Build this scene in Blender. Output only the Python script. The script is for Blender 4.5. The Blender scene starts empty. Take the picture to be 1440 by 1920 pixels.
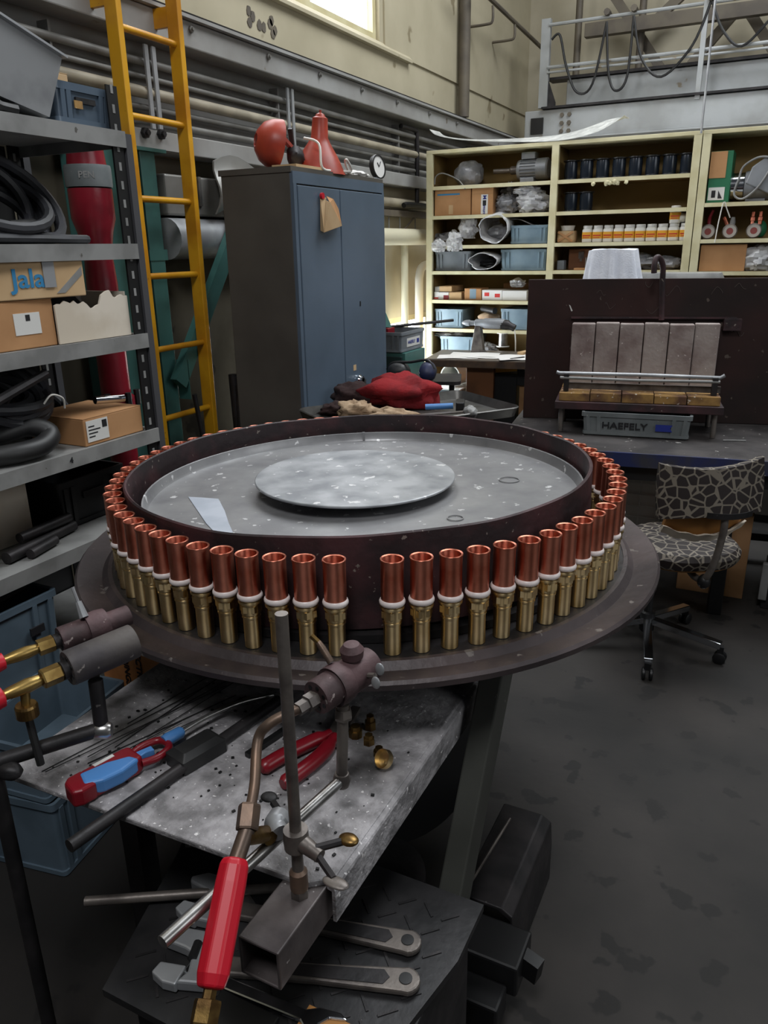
import bpy, bmesh, math, random
from mathutils import Vector, Matrix, noise
random.seed(7)
S = bpy.context.scene
C = S.collection
PI = math.pi
V = Vector

# ---------------------------------------------------------------- camera, world, lights, exposure
cam_d = bpy.data.cameras.new('camera')
cam_d.sensor_fit = 'VERTICAL'; cam_d.sensor_height = 36.0; cam_d.lens = 27.0
cam_d.clip_start = 0.05; cam_d.clip_end = 100
cam = bpy.data.objects.new('camera', cam_d); C.objects.link(cam)
m4 = Matrix(((0.894916,-0.131593,0.426390,0.00),(0.445953,0.297669,-0.844109,0.00),(-0.015844,0.945556,0.325073,1.62),(0,0,0,1)))
cam.matrix_world = m4
S.camera = cam
S.view_settings.view_transform = 'Standard'; S.view_settings.look = 'None'
S.view_settings.gamma = 1.0; S.view_settings.use_curve_mapping = False
S.view_settings.exposure = 0.0
S.cycles.use_denoising = True
S.cycles.max_bounces = 6

w = bpy.data.worlds.new('hall_daylight'); S.world = w; w.use_nodes = True
w.node_tree.nodes['Background'].inputs[0].default_value = (0.80, 0.88, 1.0, 1)
w.node_tree.nodes['Background'].inputs[1].default_value = 0.03

def area(name, loc, target, sx, sy, power, col=(1, 1, 1)):
    d = bpy.data.lights.new(name, 'AREA'); d.shape = 'RECTANGLE'; d.size = sx; d.size_y = sy
    d.energy = power; d.color = col
    o = bpy.data.objects.new(name, d); C.objects.link(o); o.location = loc
    o.rotation_euler = (V(target) - V(loc)).to_track_quat('-Z', 'Y').to_euler()
    return o
area('roof_skylight', (0.2, 5.4, 6.5), (-0.9, 3.4, 0), 3.0, 4.0, 360, (0.93, 0.97, 1.0))
area('side_fill', (5.5, 1.6, 3.6), (-1.0, 2.2, 0.9), 4.5, 2.2, 80, (0.95, 0.98, 1.0))  # unseen fill from the right, added to brighten copper and brass
area('overhead_fill', (0.1, -1.0, 5.2), (-0.8, 1.5, 0.7), 1.2, 1.2, 100, (0.97, 0.98, 1.0))  # unseen fill above the camera side, added for highlights on the fittings

# ---------------------------------------------------------------- materials
def lin(h):
    h = h.lstrip('#'); v = [int(h[i:i+2], 16) / 255 for i in (0, 2, 4)]
    return tuple(x / 12.92 if x <= 0.04045 else ((x + 0.055) / 1.055) ** 2.4 for x in v) + (1,)

def M(name, col, rough=0.6, metal=0.0, col2=None, sc=8.0, lo=0.42, hi=0.62, bump=0.0, bsc=40.0,
      spot=None, ssc=60.0, sth=0.68, emit=None, estr=0.0, alpha=1.0, rough2=None, trans=0.0, aniso=0.0):
    m = bpy.data.materials.new(name); m.use_nodes = True
    nt = m.node_tree; N = nt.nodes; L = nt.links; b = N['Principled BSDF']
    b.inputs['Base Color'].default_value = lin(col); b.inputs['Roughness'].default_value = rough
    b.inputs['Metallic'].default_value = metal; b.inputs['Alpha'].default_value = alpha
    b.inputs['Transmission Weight'].default_value = trans
    tc = N.new('ShaderNodeTexCoord')
    def noi(scale, det=5):
        n = N.new('ShaderNodeTexNoise'); n.inputs['Scale'].default_value = scale; n.inputs['Detail'].default_value = det
        L.new(tc.outputs['Object'], n.inputs['Vector']); return n
    def ramp(src, a, c):
        r = N.new('ShaderNodeMapRange'); r.inputs[1].default_value = a; r.inputs[2].default_value = c
        L.new(src, r.inputs[0]); return r.outputs[0]
    if aniso:                                   # turned metal: fine grooves round the axis spread highlights along it
        tg = N.new('ShaderNodeTangent'); tg.direction_type = 'RADIAL'; tg.axis = 'Z'
        L.new(tg.outputs[0], b.inputs['Tangent']); b.inputs['Anisotropic'].default_value = aniso; b.inputs['Anisotropic Rotation'].default_value = 0.25
    out = None
    if col2:
        f = ramp(noi(sc).outputs['Fac'], lo, hi)
        x = N.new('ShaderNodeMix'); x.data_type = 'RGBA'
        L.new(f, x.inputs[0]); x.inputs[6].default_value = lin(col); x.inputs[7].default_value = lin(col2); out = x.outputs[2]
        if rough2 is not None:
            y = N.new('ShaderNodeMapRange'); y.inputs[3].default_value = rough; y.inputs[4].default_value = rough2
            L.new(f, y.inputs[0]); L.new(y.outputs[0], b.inputs['Roughness'])
    if spot:
        f = ramp(noi(ssc, 3).outputs['Fac'], sth, sth + 0.03)
        x = N.new('ShaderNodeMix'); x.data_type = 'RGBA'; L.new(f, x.inputs[0])
        if out: L.new(out, x.inputs[6])
        else: x.inputs[6].default_value = lin(col)
        x.inputs[7].default_value = lin(spot); out = x.outputs[2]
    if out: L.new(out, b.inputs['Base Color'])
    if bump:
        bn = N.new('ShaderNodeBump'); bn.inputs['Strength'].default_value = bump; bn.inputs['Distance'].default_value = 0.01
        L.new(noi(bsc).outputs['Fac'], bn.inputs['Height']); L.new(bn.outputs[0], b.inputs['Normal'])
    if emit:
        b.inputs['Emission Color'].default_value = lin(emit); b.inputs['Emission Strength'].default_value = estr
    return m

m_copper = M('copper', '#d98a72', 0.40, 1.0, '#bd6a52', 14, bump=0.05, bsc=90, aniso=0.8)
m_copper_in = M('copper_oxidised_inside', '#a8543c', 0.42, 1.0)
m_brass = M('brass', '#f6dca8', 0.36, 1.0, '#dcbd84', 10, aniso=0.85)
m_brass_old = M('tarnished_brass', '#8f7444', 0.38, 0.9, '#6b5232', 30, bump=0.1)
m_brass_dull = M('handled_brass', '#a58a52', 0.36, 0.9, '#7d6438', 25, bump=0.06)
m_tube = M('splashed_square_tube', '#4a4444', 0.5, 0.3, '#5d5655', 14, spot='#a9a4a2', ssc=60, sth=.68, bump=.15)
m_ceramic = M('white_ceramic', '#e6dcd8', 0.35)
m_rust = M('dark_rusty_steel', '#31282a', 0.55, 0.2, '#4f3336', 7, spot='#8a8078', ssc=55, sth=0.69, bump=0.25, bsc=30)
m_plate = M('scaled_dark_plate', '#271c1a', 0.5, 0.2, '#3a2320', 2.5, 0.4, 0.65, spot='#5d524b', ssc=26, sth=0.70, bump=0.15, bsc=12)
m_flange = M('flange_steel', '#3b3435', 0.48, 0.25, '#524848', 5, 0.4, 0.66, spot='#77716d', ssc=30, sth=0.68, bump=0.25, bsc=25)
m_pan = M('scuffed_zinc_sheet', '#79797b', 0.46, 0.3, '#9a9a9b', 6, 0.36, 0.66, spot='#d3d3d3', ssc=34, sth=0.655, bump=0.1, bsc=14, rough2=0.34)
m_disc = M('scuffed_zinc_disc', '#83868a', 0.42, 0.35, '#aeb0b3', 10, 0.36, 0.62, spot='#d8d8d8', ssc=30, sth=0.65, bump=0.1, bsc=14)
m_benchtop = M('splashed_steel_sheet', '#747273', 0.62, 0.0, '#a9a6a8', 22, 0.36, 0.62, spot='#dddada', ssc=90, sth=0.66, bump=0.5, bsc=70)
m_steel = M('worn_steel', '#77706a', 0.42, 0.5, '#56504d', 16, bump=0.08, bsc=60)
m_bright = M('bright_steel', '#b4b3b1', 0.3, 0.9, '#918f8c', 20)
m_traydull = M('dull_zinc_tray', '#63625f', 0.42, 0.6, '#4e4c49', 9, spot='#8f8d88', ssc=40, sth=.7)
m_lowerwall = M('dark_lower_wall', '#6b6556', 0.75, 0, '#575143', 2.2, spot='#403b32', ssc=4, sth=.66)
m_strip = M('dark_grey_post', '#4a4a4d', 0.5, 0.1)
m_chrome = M('chrome', '#cfd2d6', 0.14, 1.0)
m_dark = M('dark_steel', '#2b2a2b', 0.5, 0.5, '#3a3738', 10, bump=0.15, bsc=40, spot='#6c6866', ssc=60, sth=0.74)
m_cup = M('sooty_steel_cup', '#413d3f', 0.6, 0.2, '#57524f', 9, spot='#8a8480', ssc=50, sth=0.70, bump=0.15)
m_black = M('black_paint', '#151516', 0.45)
m_rubber = M('black_rubber', '#1d1d1e', 0.5, 0, '#2a2a2a', 14)
m_cable = M('dusty_cable', '#26272a', 0.55, 0, '#34353a', 9)
m_oxide = M('heat_tinted_steel', '#423435', 0.6, 0.2, '#5a4446', 14, 0.4, 0.62, spot='#9c8f8c', ssc=60, sth=0.68, bump=0.25)
m_pipe_old = M('oxidised_copper_pipe', '#7d6656', 0.45, 0.6, '#5e5148', 12, bump=0.1)
m_red = M('red_rubber_grip', '#c01428', 0.42)
m_redplastic = M('dark_red_plastic', '#7c1420', 0.32)
m_blueplastic = M('blue_plastic', '#4f86c4', 0.4)
m_redpaint = M('glossy_red_paint', '#861c2a', 0.3, 0, '#67141f', 6, bump=0.12, bsc=18)
m_lamp = M('orange_red_enamel', '#a93e2b', 0.4, 0, '#8d3324', 8, bump=0.02)
m_yellow = M('yellow_paint', '#d29a1c', 0.4, 0, '#b57a12', 4, spot='#8a5a14', ssc=50, sth=0.72)
m_teal = M('teal_paint', '#416e69', 0.45, 0, '#355c58', 5)
m_bluegrey = M('blue_grey_paint', '#5d6c7c', 0.32, 0.1, '#556371', 3, 0.4, 0.7)
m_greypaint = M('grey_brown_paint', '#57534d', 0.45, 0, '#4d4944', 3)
m_shelfgrey = M('light_grey_paint', '#8c8c8a', 0.5, 0, '#777775', 8, spot='#55524d', ssc=30, sth=0.70)
m_cream = M('cream_paint', '#cfc7a2', 0.5, 0, '#c2b78e', 5)
m_creamedge = M('cream_shelf_edge', '#d3cca8', 0.5, 0, '#c6bd95', 7)
m_tan = M('tan_fibreboard', '#8f7646', 0.75, 0, '#846c3f', 3)
m_card = M('brown_cardboard', '#b88a5e', 0.85, 0, '#a97c52', 5)
m_card2 = M('pale_cardboard', '#c7a981', 0.85, 0, '#bb9b72', 5)
m_carddark = M('dusty_cardboard', '#9a7450', 0.9, 0, '#85633f', 5)
m_whitecard = M('off_white_board', '#d9cfbf', 0.85, 0, '#cbbfac', 7, spot='#6f675c', ssc=14, sth=0.75)
m_paper = M('white_paper', '#dcdad6', 0.8)
m_label = M('white_label', '#d8d7d2', 0.6)
m_ink = M('black_ink', '#16161a', 0.7)
m_inkblue = M('blue_ink', '#2f7fae', 0.7)
m_navy = M('navy_ink', '#1f2f86', 0.6)
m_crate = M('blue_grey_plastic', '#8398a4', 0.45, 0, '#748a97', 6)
m_crateshade = M('shaded_blue_grey_plastic', '#5f707d', 0.5, 0, '#53636f', 6)  # crate plastic darkened: shade low at the left put into its colour
m_crategrey = M('grey_plastic', '#7c8288', 0.5, 0, '#6c7278', 6)
m_cratedark = M('dusty_grey_plastic', '#74797a', 0.55, 0, '#646a6b', 8, spot='#b5b4af', ssc=30, sth=0.72)
m_bag = M('clear_polythene', '#dcdcdc', 0.2, 0, '#b8b8ba', 12, alpha=0.66, bump=0.6, bsc=22)
m_baggrey = M('grey_polythene', '#77787b', 0.2, 0, '#9b9b9e', 12, bump=0.6, bsc=22)
m_cloth = M('white_cloth', '#dfe2ea', 0.9, 0, '#d2d6e0', 10, bump=0.25, bsc=120)
m_redcloth = M('red_cloth', '#8d1219', 0.9, 0, '#6d0d14', 8, bump=0.3, bsc=80)
m_darkcloth = M('dark_brown_cloth', '#2e1b1a', 0.95, bump=0.3, bsc=60)
m_glove = M('dirty_beige_leather', '#b59c80', 0.9, 0, '#8e745a', 10, bump=0.3, bsc=60)
m_galv = M('galvanised_sheet', '#a9abad', 0.4, 0.4, '#8f9194', 7)
m_motor = M('grey_motor_paint', '#8f9296', 0.45, 0.2, '#7e8184', 8)
m_wood = M('brown_varnished_wood', '#6e4424', 0.55, 0, '#5a361b', 6)
m_pvc = M('white_plastic', '#dedcd4', 0.4)
m_brick = M('firebrick', '#a39893', 0.7, 0, '#6d5855', 5, 0.38, 0.64, spot='#c9bfba', ssc=60, sth=0.68, bump=0.4, bsc=40)
m_brickyel = M('yellow_firebrick', '#a07c46', 0.85, 0, '#5f4230', 9, 0.4, 0.6, spot='#d8cfc2', ssc=55, sth=0.66, bump=0.3, bsc=40)
m_bluepaint = M('navy_blue_paint', '#27305a', 0.5, 0.1, '#3a3b44', 8, spot='#8a8784', ssc=40, sth=0.71)
m_wall = M('cream_plaster', '#b5ac93', 0.75, 0, '#a89f86', 2.5, 0.35, 0.7, spot='#857a60', ssc=3.0, sth=0.69, bump=0.06, bsc=20)
m_wallback = M('pale_cream_plaster', '#b9b19c', 0.75, 0, '#a59c86', 2.0, 0.35, 0.7)
m_beam = M('pale_grey_beam_paint', '#a3a3a1', 0.5, 0.1, '#8a8884', 3, 0.35, 0.7, spot='#6e6355', ssc=9, sth=0.70, bump=0.08, bsc=20)
m_web = M('dusty_grey_web_paint', '#7d7c79', 0.6, 0.1, '#6d6b67', 3)
m_pipegrey = M('grey_painted_pipe', '#7b7a76', 0.5, 0.1, '#6a6863', 6)
m_pipepale = M('pale_dusty_pipe', '#a39a86', 0.55, 0, '#8d8573', 6)
m_pipecream = M('cream_pipe', '#d5cfb4', 0.45)
m_duct = M('grey_duct', '#8c8b87', 0.4, 0.4, '#7c7a75', 4)
m_crane = M('crane_grey_paint', '#a9acad', 0.5, 0.1, '#989a99', 3, spot='#8a7f6c', ssc=6, sth=0.68)
m_truss = M('brown_grey_steel', '#6a6255', 0.6, 0.1, '#59524a', 5)
m_floor = M('stained_concrete', '#312d2a', 0.8, 0, '#1f1d1b', 1.6, 0.38, 0.60, spot='#1b1917', ssc=9, sth=0.60, bump=0.15, bsc=30)
m_pane = M('daylit_window_pane', '#ffffff', 0.4, emit='#f4f8ff', estr=5.0)
m_panelow = M('daylit_low_pane', '#ffffff', 0.4, emit='#eef5ff', estr=22.0)
m_spool = M('black_spool_plastic', '#15171a', 0.3)
m_wire = M('dark_blue_wire', '#222a35', 0.22, 0.2)
m_amber = M('amber_label', '#e0a32c', 0.6)
m_redink = M('red_ink', '#c0302a', 0.6)
m_green = M('green_printed_card', '#1f6a48', 0.6)
m_glass = M('gauge_glass', '#b9b4ad', 0.15)
m_checker = M('black_checker_plate', '#2c2c2d', 0.45, 0.5, '#393839', 12, bump=0.1)
m_orange = M('orange_carton', '#c4834c', 0.85, 0, '#a86c3c', 6)
m_orangewood = M('orange_brown_plywood', '#9a6a32', 0.7)

# honeycomb chair cover: brown leather cells between pale ribs
m_honey = bpy.data.materials.new('honeycomb_upholstery'); m_honey.use_nodes = True
_n = m_honey.node_tree; _b = _n.nodes['Principled BSDF']; _b.inputs['Roughness'].default_value = 0.6
_t = _n.nodes.new('ShaderNodeTexCoord'); _v = _n.nodes.new('ShaderNodeTexVoronoi'); _v.feature = 'DISTANCE_TO_EDGE'; _v.inputs['Scale'].default_value = 26
_r = _n.nodes.new('ShaderNodeMapRange'); _r.inputs[1].default_value = 0.06; _r.inputs[2].default_value = 0.085
_x = _n.nodes.new('ShaderNodeMix'); _x.data_type = 'RGBA'; _x.inputs[6].default_value = lin('#746c60'); _x.inputs[7].default_value = lin('#1f1513')
_n.links.new(_t.outputs['Object'], _v.inputs['Vector']); _n.links.new(_v.outputs['Distance'], _r.inputs[0])
_n.links.new(_r.outputs[0], _x.inputs[0]); _n.links.new(_x.outputs[2], _b.inputs['Base Color'])

# ---------------------------------------------------------------- geometry helpers
def frame(o, z, x=None):
    z = V(z).normalized(); x = V(x) if x else (V((1, 0, 0)) if abs(z.z) > 0.9 else V((0, 0, 1)).cross(z))
    x = (x - z * x.dot(z)).normalized(); y = z.cross(x); o = V(o)
    return Matrix(((x.x, y.x, z.x, o.x), (x.y, y.y, z.y, o.y), (x.z, y.z, z.z, o.z), (0, 0, 0, 1)))
def rotz(c, deg): return Matrix.Translation(V(c)) @ Matrix.Rotation(math.radians(deg), 4, 'Z')
def rr(wd, dp, r, z, n=3):
    out = []
    for cx, cy, a0 in ((wd/2-r, dp/2-r, 0), (-wd/2+r, dp/2-r, 90), (-wd/2+r, -dp/2+r, 180), (wd/2-r, -dp/2+r, 270)):
        for k in range(n + 1):
            a = math.radians(a0 + 90 * k / n); out.append(V((cx + r*math.cos(a), cy + r*math.sin(a), z)))
    return out
def arc(c, r, a0, a1, n, z=0.0):
    return [V((c[0] + r*math.cos(math.radians(a0+(a1-a0)*k/n)), c[1] + r*math.sin(math.radians(a0+(a1-a0)*k/n)), z)) for k in range(n+1)]
def smoothpath(pts, n=6):
    P = [V(p) for p in pts]; out = []
    for i in range(len(P) - 1):
        a = P[max(i-1, 0)]; b = P[i]; c = P[i+1]; d = P[min(i+2, len(P)-1)]
        for k in range(n):
            t = k / n
            out.append(0.5*((2*b) + (c-a)*t + (2*a-5*b+4*c-d)*t*t + (3*b-a-3*c+d)*t**3))
    out.append(P[-1]); return out

class G:
    def __init__(s): s.v = []; s.f = []
    def add(s, vs, fs, m=None):
        o = len(s.v); s.v += [(m @ V(p)) if m else V(p) for p in vs]; s.f += [[i + o for i in f] for f in fs]; return s
    def box(s, x0, x1, y0, y1, z0, z1, m=None):
        return s.add([(x0,y0,z0),(x1,y0,z0),(x1,y1,z0),(x0,y1,z0),(x0,y0,z1),(x1,y0,z1),(x1,y1,z1),(x0,y1,z1)],
                     [(0,3,2,1),(4,5,6,7),(0,1,5,4),(1,2,6,5),(2,3,7,6),(3,0,4,7)], m)
    def bar(s, a, b, wd, th, up=(0,0,1)):       # rectangular bar between two points
        a = V(a); b = V(b); d = b - a
        return s.box(-wd/2, wd/2, -th/2, th/2, 0, d.length, frame(a, d, V(up).cross(d) if V(up).cross(d).length > 1e-6 else None))
    def loft(s, loops, caps=True, m=None, close=False):
        n = len(loops[0]); vs = [p for l in loops for p in l]; fs = []
        K = len(loops)
        for i in range(K if close else K - 1):
            for k in range(n):
                a, b = i*n, ((i+1) % K)*n
                fs.append((a+k, a+(k+1) % n, b+(k+1) % n, b+k))
        if caps and not close: fs += [tuple(range(n))[::-1], tuple(range((K-1)*n, K*n))]
        return s.add(vs, fs, m)
    def lathe(s, prof, m=None, n=20, close=False, caps=True):
        return s.loft([[V((r*math.cos(2*PI*k/n), r*math.sin(2*PI*k/n), z)) for k in range(n)] for r, z in prof], caps, m, close)
    def tube(s, pts, r, n=10, caps=True):
        P = [V(p) for p in pts]; R = r if isinstance(r, (list, tuple)) else [r]*len(P)
        T = [(P[min(i+1, len(P)-1)] - P[max(i-1, 0)]).normalized() for i in range(len(P))]
        x = T[0].orthogonal().normalized(); loops = []
        for p, t, q in zip(P, T, R):
            x = (x - t*x.dot(t)); x = x.normalized() if x.length > 1e-6 else t.orthogonal().normalized(); y = t.cross(x)
            loops.append([p + (x*math.cos(2*PI*k/n) + y*math.sin(2*PI*k/n))*q for k in range(n)])
        return s.loft(loops, caps)
    def prism(s, poly, z0, z1, m=None):
        n = len(poly); vs = [(p[0], p[1], z0) for p in poly] + [(p[0], p[1], z1) for p in poly]
        return s.add(vs, [tuple(range(n))[::-1], tuple(range(n, 2*n))] + [(k, (k+1) % n, n+(k+1) % n, n+k) for k in range(n)], m)
    def sheet(s, fn, nu, nv, th):               # a thin solid sheet over fn(u, v), th a thickness vector
        th = V(th); W = nu + 1
        A = [V(fn(i/nu, j/nv)) for j in range(nv+1) for i in range(nu+1)]; n = len(A); fs = []
        for j in range(nv):
            for i in range(nu):
                a = j*W+i; fs += [(a, a+1, a+W+1, a+W), (n+a, n+a+W, n+a+W+1, n+a+1)]
        edge = [i for i in range(W)] + [j*W+nu for j in range(1, nv+1)] + [nv*W+i for i in range(nu-1, -1, -1)] + [j*W for j in range(nv-1, 0, -1)]
        for k in range(len(edge)):
            a, b = edge[k], edge[(k+1) % len(edge)]; fs.append((a, n+a, n+b, b))
        return s.add(A + [p + th for p in A], fs)
    def blob(s, c, rad, amp=0.25, freq=2.0, seed=0, nu=18, nv=12, flat=True):
        loops = []
        for j in range(nv + 1):
            t = PI * (0.02 + 0.96 * j / nv)
            loop = []
            for k in range(nu):
                a = 2*PI*k/nu; d = V((math.sin(t)*math.cos(a), math.sin(t)*math.sin(a), -math.cos(t)))
                q = 1 + amp*noise.noise(d*freq + V((seed*3.7, seed*1.3, seed)))+amp*0.5*noise.noise(d*freq*2.3+V((seed, seed*5.1, 0)))
                p = V((d.x*rad[0]*q, d.y*rad[1]*q, d.z*rad[2]*q))
                if flat and p.z < -rad[2]*0.85: p.z = -rad[2]*0.85
                loop.append(V(c) + p)
            loops.append(loop)
        return s.loft(loops)

def _rest(s, z0):                                # slides a lump so that its lowest point lies at z0
    if z0 is not None:
        d = z0 - min(p.z for p in s.v); s.v = [p + V((0, 0, d)) for p in s.v]
    return s
G.rest = _rest
OFF = {}
def props(o, label=None, cat=None, group=None, kind=None):
    if label: o['label'] = label
    if cat: o['category'] = cat
    if group: o['group'] = group
    if kind: o['kind'] = kind
    return o
def T(name, label, cat, loc=(0, 0, 0), rz=0, group=None, local=False, kind=None):
    o = bpy.data.objects.new(name, None); C.objects.link(o); o.location = loc; o.rotation_euler = (0, 0, math.radians(rz))
    o.empty_display_size = 0.05
    OFF[o.name] = V((0, 0, 0)) if local else V(loc)
    return props(o, label, cat, group, kind)
def P(g, name, mat, parent=None, label=None, cat=None, group=None, kind=None, smooth=40, bevel=0.0, seg=2, off=None):
    of = off if off is not None else (OFF[parent.name] if parent else V((0, 0, 0)))
    me = bpy.data.meshes.new(name); me.from_pydata([v - of for v in g.v], [], g.f)
    bm = bmesh.new(); bm.from_mesh(me); bmesh.ops.recalc_face_normals(bm, faces=bm.faces)
    if smooth:
        for f in bm.faces: f.smooth = True
        a = math.radians(smooth)
        for e in bm.edges: e.smooth = (len(e.link_faces) == 2 and e.calc_face_angle(0) < a)
    bm.to_mesh(me); bm.free(); me.materials.append(mat)
    o = bpy.data.objects.new(name, me); C.objects.link(o)
    if parent: o.parent = parent
    OFF[o.name] = of
    if bevel:
        b = o.modifiers.new('bevel', 'BEVEL'); b.width = bevel; b.segments = seg; b.limit_method = 'ANGLE'
    return props(o, label, cat, group, kind)
def recentre(o):                                 # puts a one-mesh thing's origin at the middle of its base
    vs = [v.co for v in o.data.vertices]
    c = V(((min(v.x for v in vs)+max(v.x for v in vs))/2, (min(v.y for v in vs)+max(v.y for v in vs))/2, min(v.z for v in vs)))
    o.data.transform(Matrix.Translation(-c)); o.location = c; OFF[o.name] = c; return o
def thing(g, name, mat, label, cat, group=None, kind=None, **k):
    return recentre(P(g, name, mat, None, label, cat, group, kind, **k))
def text(body, size, pos, n, mat, parent, up=(0, 0, 1), align='CENTER', sx=1.0, name='lettering'):
    cu = bpy.data.curves.new(name, 'FONT'); cu.body = body; cu.size = size; cu.extrude = 0.0004; cu.offset = size*0.02; cu.resolution_u = 3
    cu.align_x = align; cu.align_y = 'CENTER'; cu.materials.append(mat)
    o = bpy.data.objects.new(name, cu); C.objects.link(o)
    me = bpy.data.meshes.new_from_object(o.evaluated_get(bpy.context.evaluated_depsgraph_get()))
    bpy.data.objects.remove(o); bpy.data.curves.remove(cu)
    me.materials.clear(); me.materials.append(mat)
    o = bpy.data.objects.new(name, me); C.objects.link(o)
    n = V(n).normalized(); up = V(up); up = (up - n*up.dot(n)).normalized(); r = up.cross(n)
    p = V(pos) - OFF[parent.name]
    o.parent = parent
    o.matrix_local = Matrix(((r.x*sx, up.x, n.x, p.x), (r.y*sx, up.y, n.y, p.y), (r.z*sx, up.z, n.z, p.z), (0, 0, 0, 1)))
    OFF[o.name] = OFF[parent.name]
    return o
def dup(root, loc, rz=None, label=None, group=None):
    r = root.copy(); C.objects.link(r); r.location = loc
    if rz is not None: r.rotation_euler = (0, 0, math.radians(rz))
    if label: r['label'] = label
    if group: r['group'] = group
    for ch in list(root.children):
        c = ch.copy(); C.objects.link(c); c.parent = r
        for gch in ch.children:
            d = gch.copy(); C.objects.link(d); d.parent = c
    return r
ORD = ('first second third fourth fifth sixth seventh eighth ninth tenth eleventh twelfth thirteenth fourteenth fifteenth sixteenth '
       'seventeenth eighteenth nineteenth twentieth twenty-first twenty-second twenty-third twenty-fourth twenty-fifth twenty-sixth '
       'twenty-seventh twenty-eighth twenty-ninth thirtieth thirty-first thirty-second thirty-third thirty-fourth thirty-fifth').split()


# ---------------------------------------------------------------- the setting
fl = G().sheet(lambda u, v: (-2.95 + 9.9*u, -1.6 + 11.2*v, 0), 2, 2, (0, 0, -0.1))
props(P(fl, 'floor', m_floor), 'stained dark concrete floor of the workshop', 'floor', kind='structure')

def wallgrid(cs, zs, holes, p0, p1, axis):
    g = G(); idx = {}
    def vid(i, j, k):
        if (i, j, k) not in idx:
            a = (p0, p1)[k]; g.v.append(V((a, cs[i], zs[j])) if axis == 'x' else V((cs[i], a, zs[j]))); idx[(i, j, k)] = len(g.v)-1
        return idx[(i, j, k)]
    full = {(i, j) for i in range(len(cs)-1) for j in range(len(zs)-1)} - set(holes)
    for i, j in full:
        for k in (0, 1): g.f.append([vid(i, j, k), vid(i+1, j, k), vid(i+1, j+1, k), vid(i, j+1, k)])
        for di, dj, e in ((-1, 0, ((i, j), (i, j+1))), (1, 0, ((i+1, j), (i+1, j+1))), (0, -1, ((i, j), (i+1, j))), (0, 1, ((i, j+1), (i+1, j+1)))):
            if (i+di, j+dj) not in full:
                a, b = e; g.f.append([vid(*a, 0), vid(*b, 0), vid(*b, 1), vid(*a, 1)])
    return g
wl = P(wallgrid([-1.6, 3.1, 4.9, 5.8, 7.7, 9.6], [0, 0.4, 1.06, 3.06, 5.6, 7.0], [(1, 3), (2, 3), (2, 1), (3, 1)], -2.9, -3.2, 'x'), 'wall_left', m_wall, smooth=0)
props(wl, 'cream plastered left wall with a high window', 'wall', kind='structure')
wb = P(wallgrid([-2.9, 6.9], [0, 7.0], [], 9.5, 9.75, 'y'), 'wall_back', m_wallback, smooth=0)
props(wb, 'pale cream rear wall behind the crane', 'wall', kind='structure')
random.seed(3)
for i, q in enumerate([(-2.900, 4.153, 2.896), (-2.900, 4.187, 2.878), (-2.900, 4.156, 2.840), (-2.900, 4.250, 2.843), (-2.900, 4.292, 2.841), (-2.900, 4.375, 2.896), (-2.900, 4.361, 2.874), (-2.900, 4.408, 2.848), (-2.900, 4.383, 2.827)]):
    pl = [(0.024*random.uniform(.8, 1.1)*math.cos(a), 0.03*random.uniform(.8, 1.1)*math.sin(a)) for a in [k*PI/4 for k in range(8)]]
    P(G().prism(pl, -0.002, 0.004, frame(q, (1, 0, 0), (0, 1, 0))), 'plaster_scar', m_truss, wl, smooth=0)

def window(name, y0, y1, z0, z1, nv, nh, pane, label):
    r = T(name, label, 'window', (-2.96, (y0+y1)/2, z0), kind='structure')
    for a in ((y0, y0+.05, z0, z1), (y1-.05, y1, z0, z1)): P(G().box(-3.0, -2.93, *a), 'window_frame', m_cream, r, smooth=0)
    for a in ((y0+.05, y1-.05, z0, z0+.05), (y0+.05, y1-.05, z1-.05, z1)): P(G().box(-3.0, -2.93, *a), 'window_frame', m_cream, r, smooth=0)
    for i in range(nv):
        for j in range(nh):
            ya = y0+.05+(y1-y0-.1)*i/nv; yb = y0+.05+(y1-y0-.1)*(i+1)/nv; za = z0+.05+(z1-z0-.1)*j/nh; zb = z0+.05+(z1-z0-.1)*(j+1)/nh
            P(G().box(-2.98, -2.97, ya+.012, yb-.012, za+.012, zb-.012), 'pane', pane, r, smooth=0)
    for i in range(1, nv):
        ya = y0+.05+(y1-y0-.1)*i/nv; P(G().box(-2.99, -2.94, ya-.014, ya+.014, z0+.05, z1-.05), 'glazing_bar', m_cream, r, smooth=0)
    for j in range(1, nh):
        za = z0+.05+(z1-z0-.1)*j/nh; P(G().box(-2.985, -2.945, y0+.05, y1-.05, za-.014, za+.014), 'glazing_bar', m_cream, r, smooth=0)
    return r
window('window_1', 3.1, 5.8, 3.06, 5.6, 3, 2, m_pane, 'overexposed high window in the cream left wall')
window('window_2', 4.9, 7.7, 0.4, 1.06, 3, 1, m_panelow, 'overexposed low window at the foot of the left wall behind the shelves')
P(G().prism([(-2.9, 3.0), (-2.9, 3.06), (-2.86, 3.02), (-2.86, 3.0)], -6.3, 0, Matrix(((1,0,0,0),(0,0,-1,0),(0,1,0,0),(0,0,0,1)))), 'trim_1', m_wall, smooth=0, label='thin cream ledge along the left wall under the high window', cat='trim', kind='structure')
P(G().box(-2.9, -2.885, 5.86, 9.5, 3.02, 7.0), 'trim_2', m_wall, smooth=0, label='proud plaster panel of the left wall beyond the high window', cat='trim', kind='structure')

props(P(G().box(-2.9, -2.893, -1.5, 4.88, 0, 2.07), 'trim_3', m_lowerwall, smooth=0), 'darker lower part of the left wall behind the rack and ladder', 'trim', kind='structure')  # thin panel coloured darker than the plaster above
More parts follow.
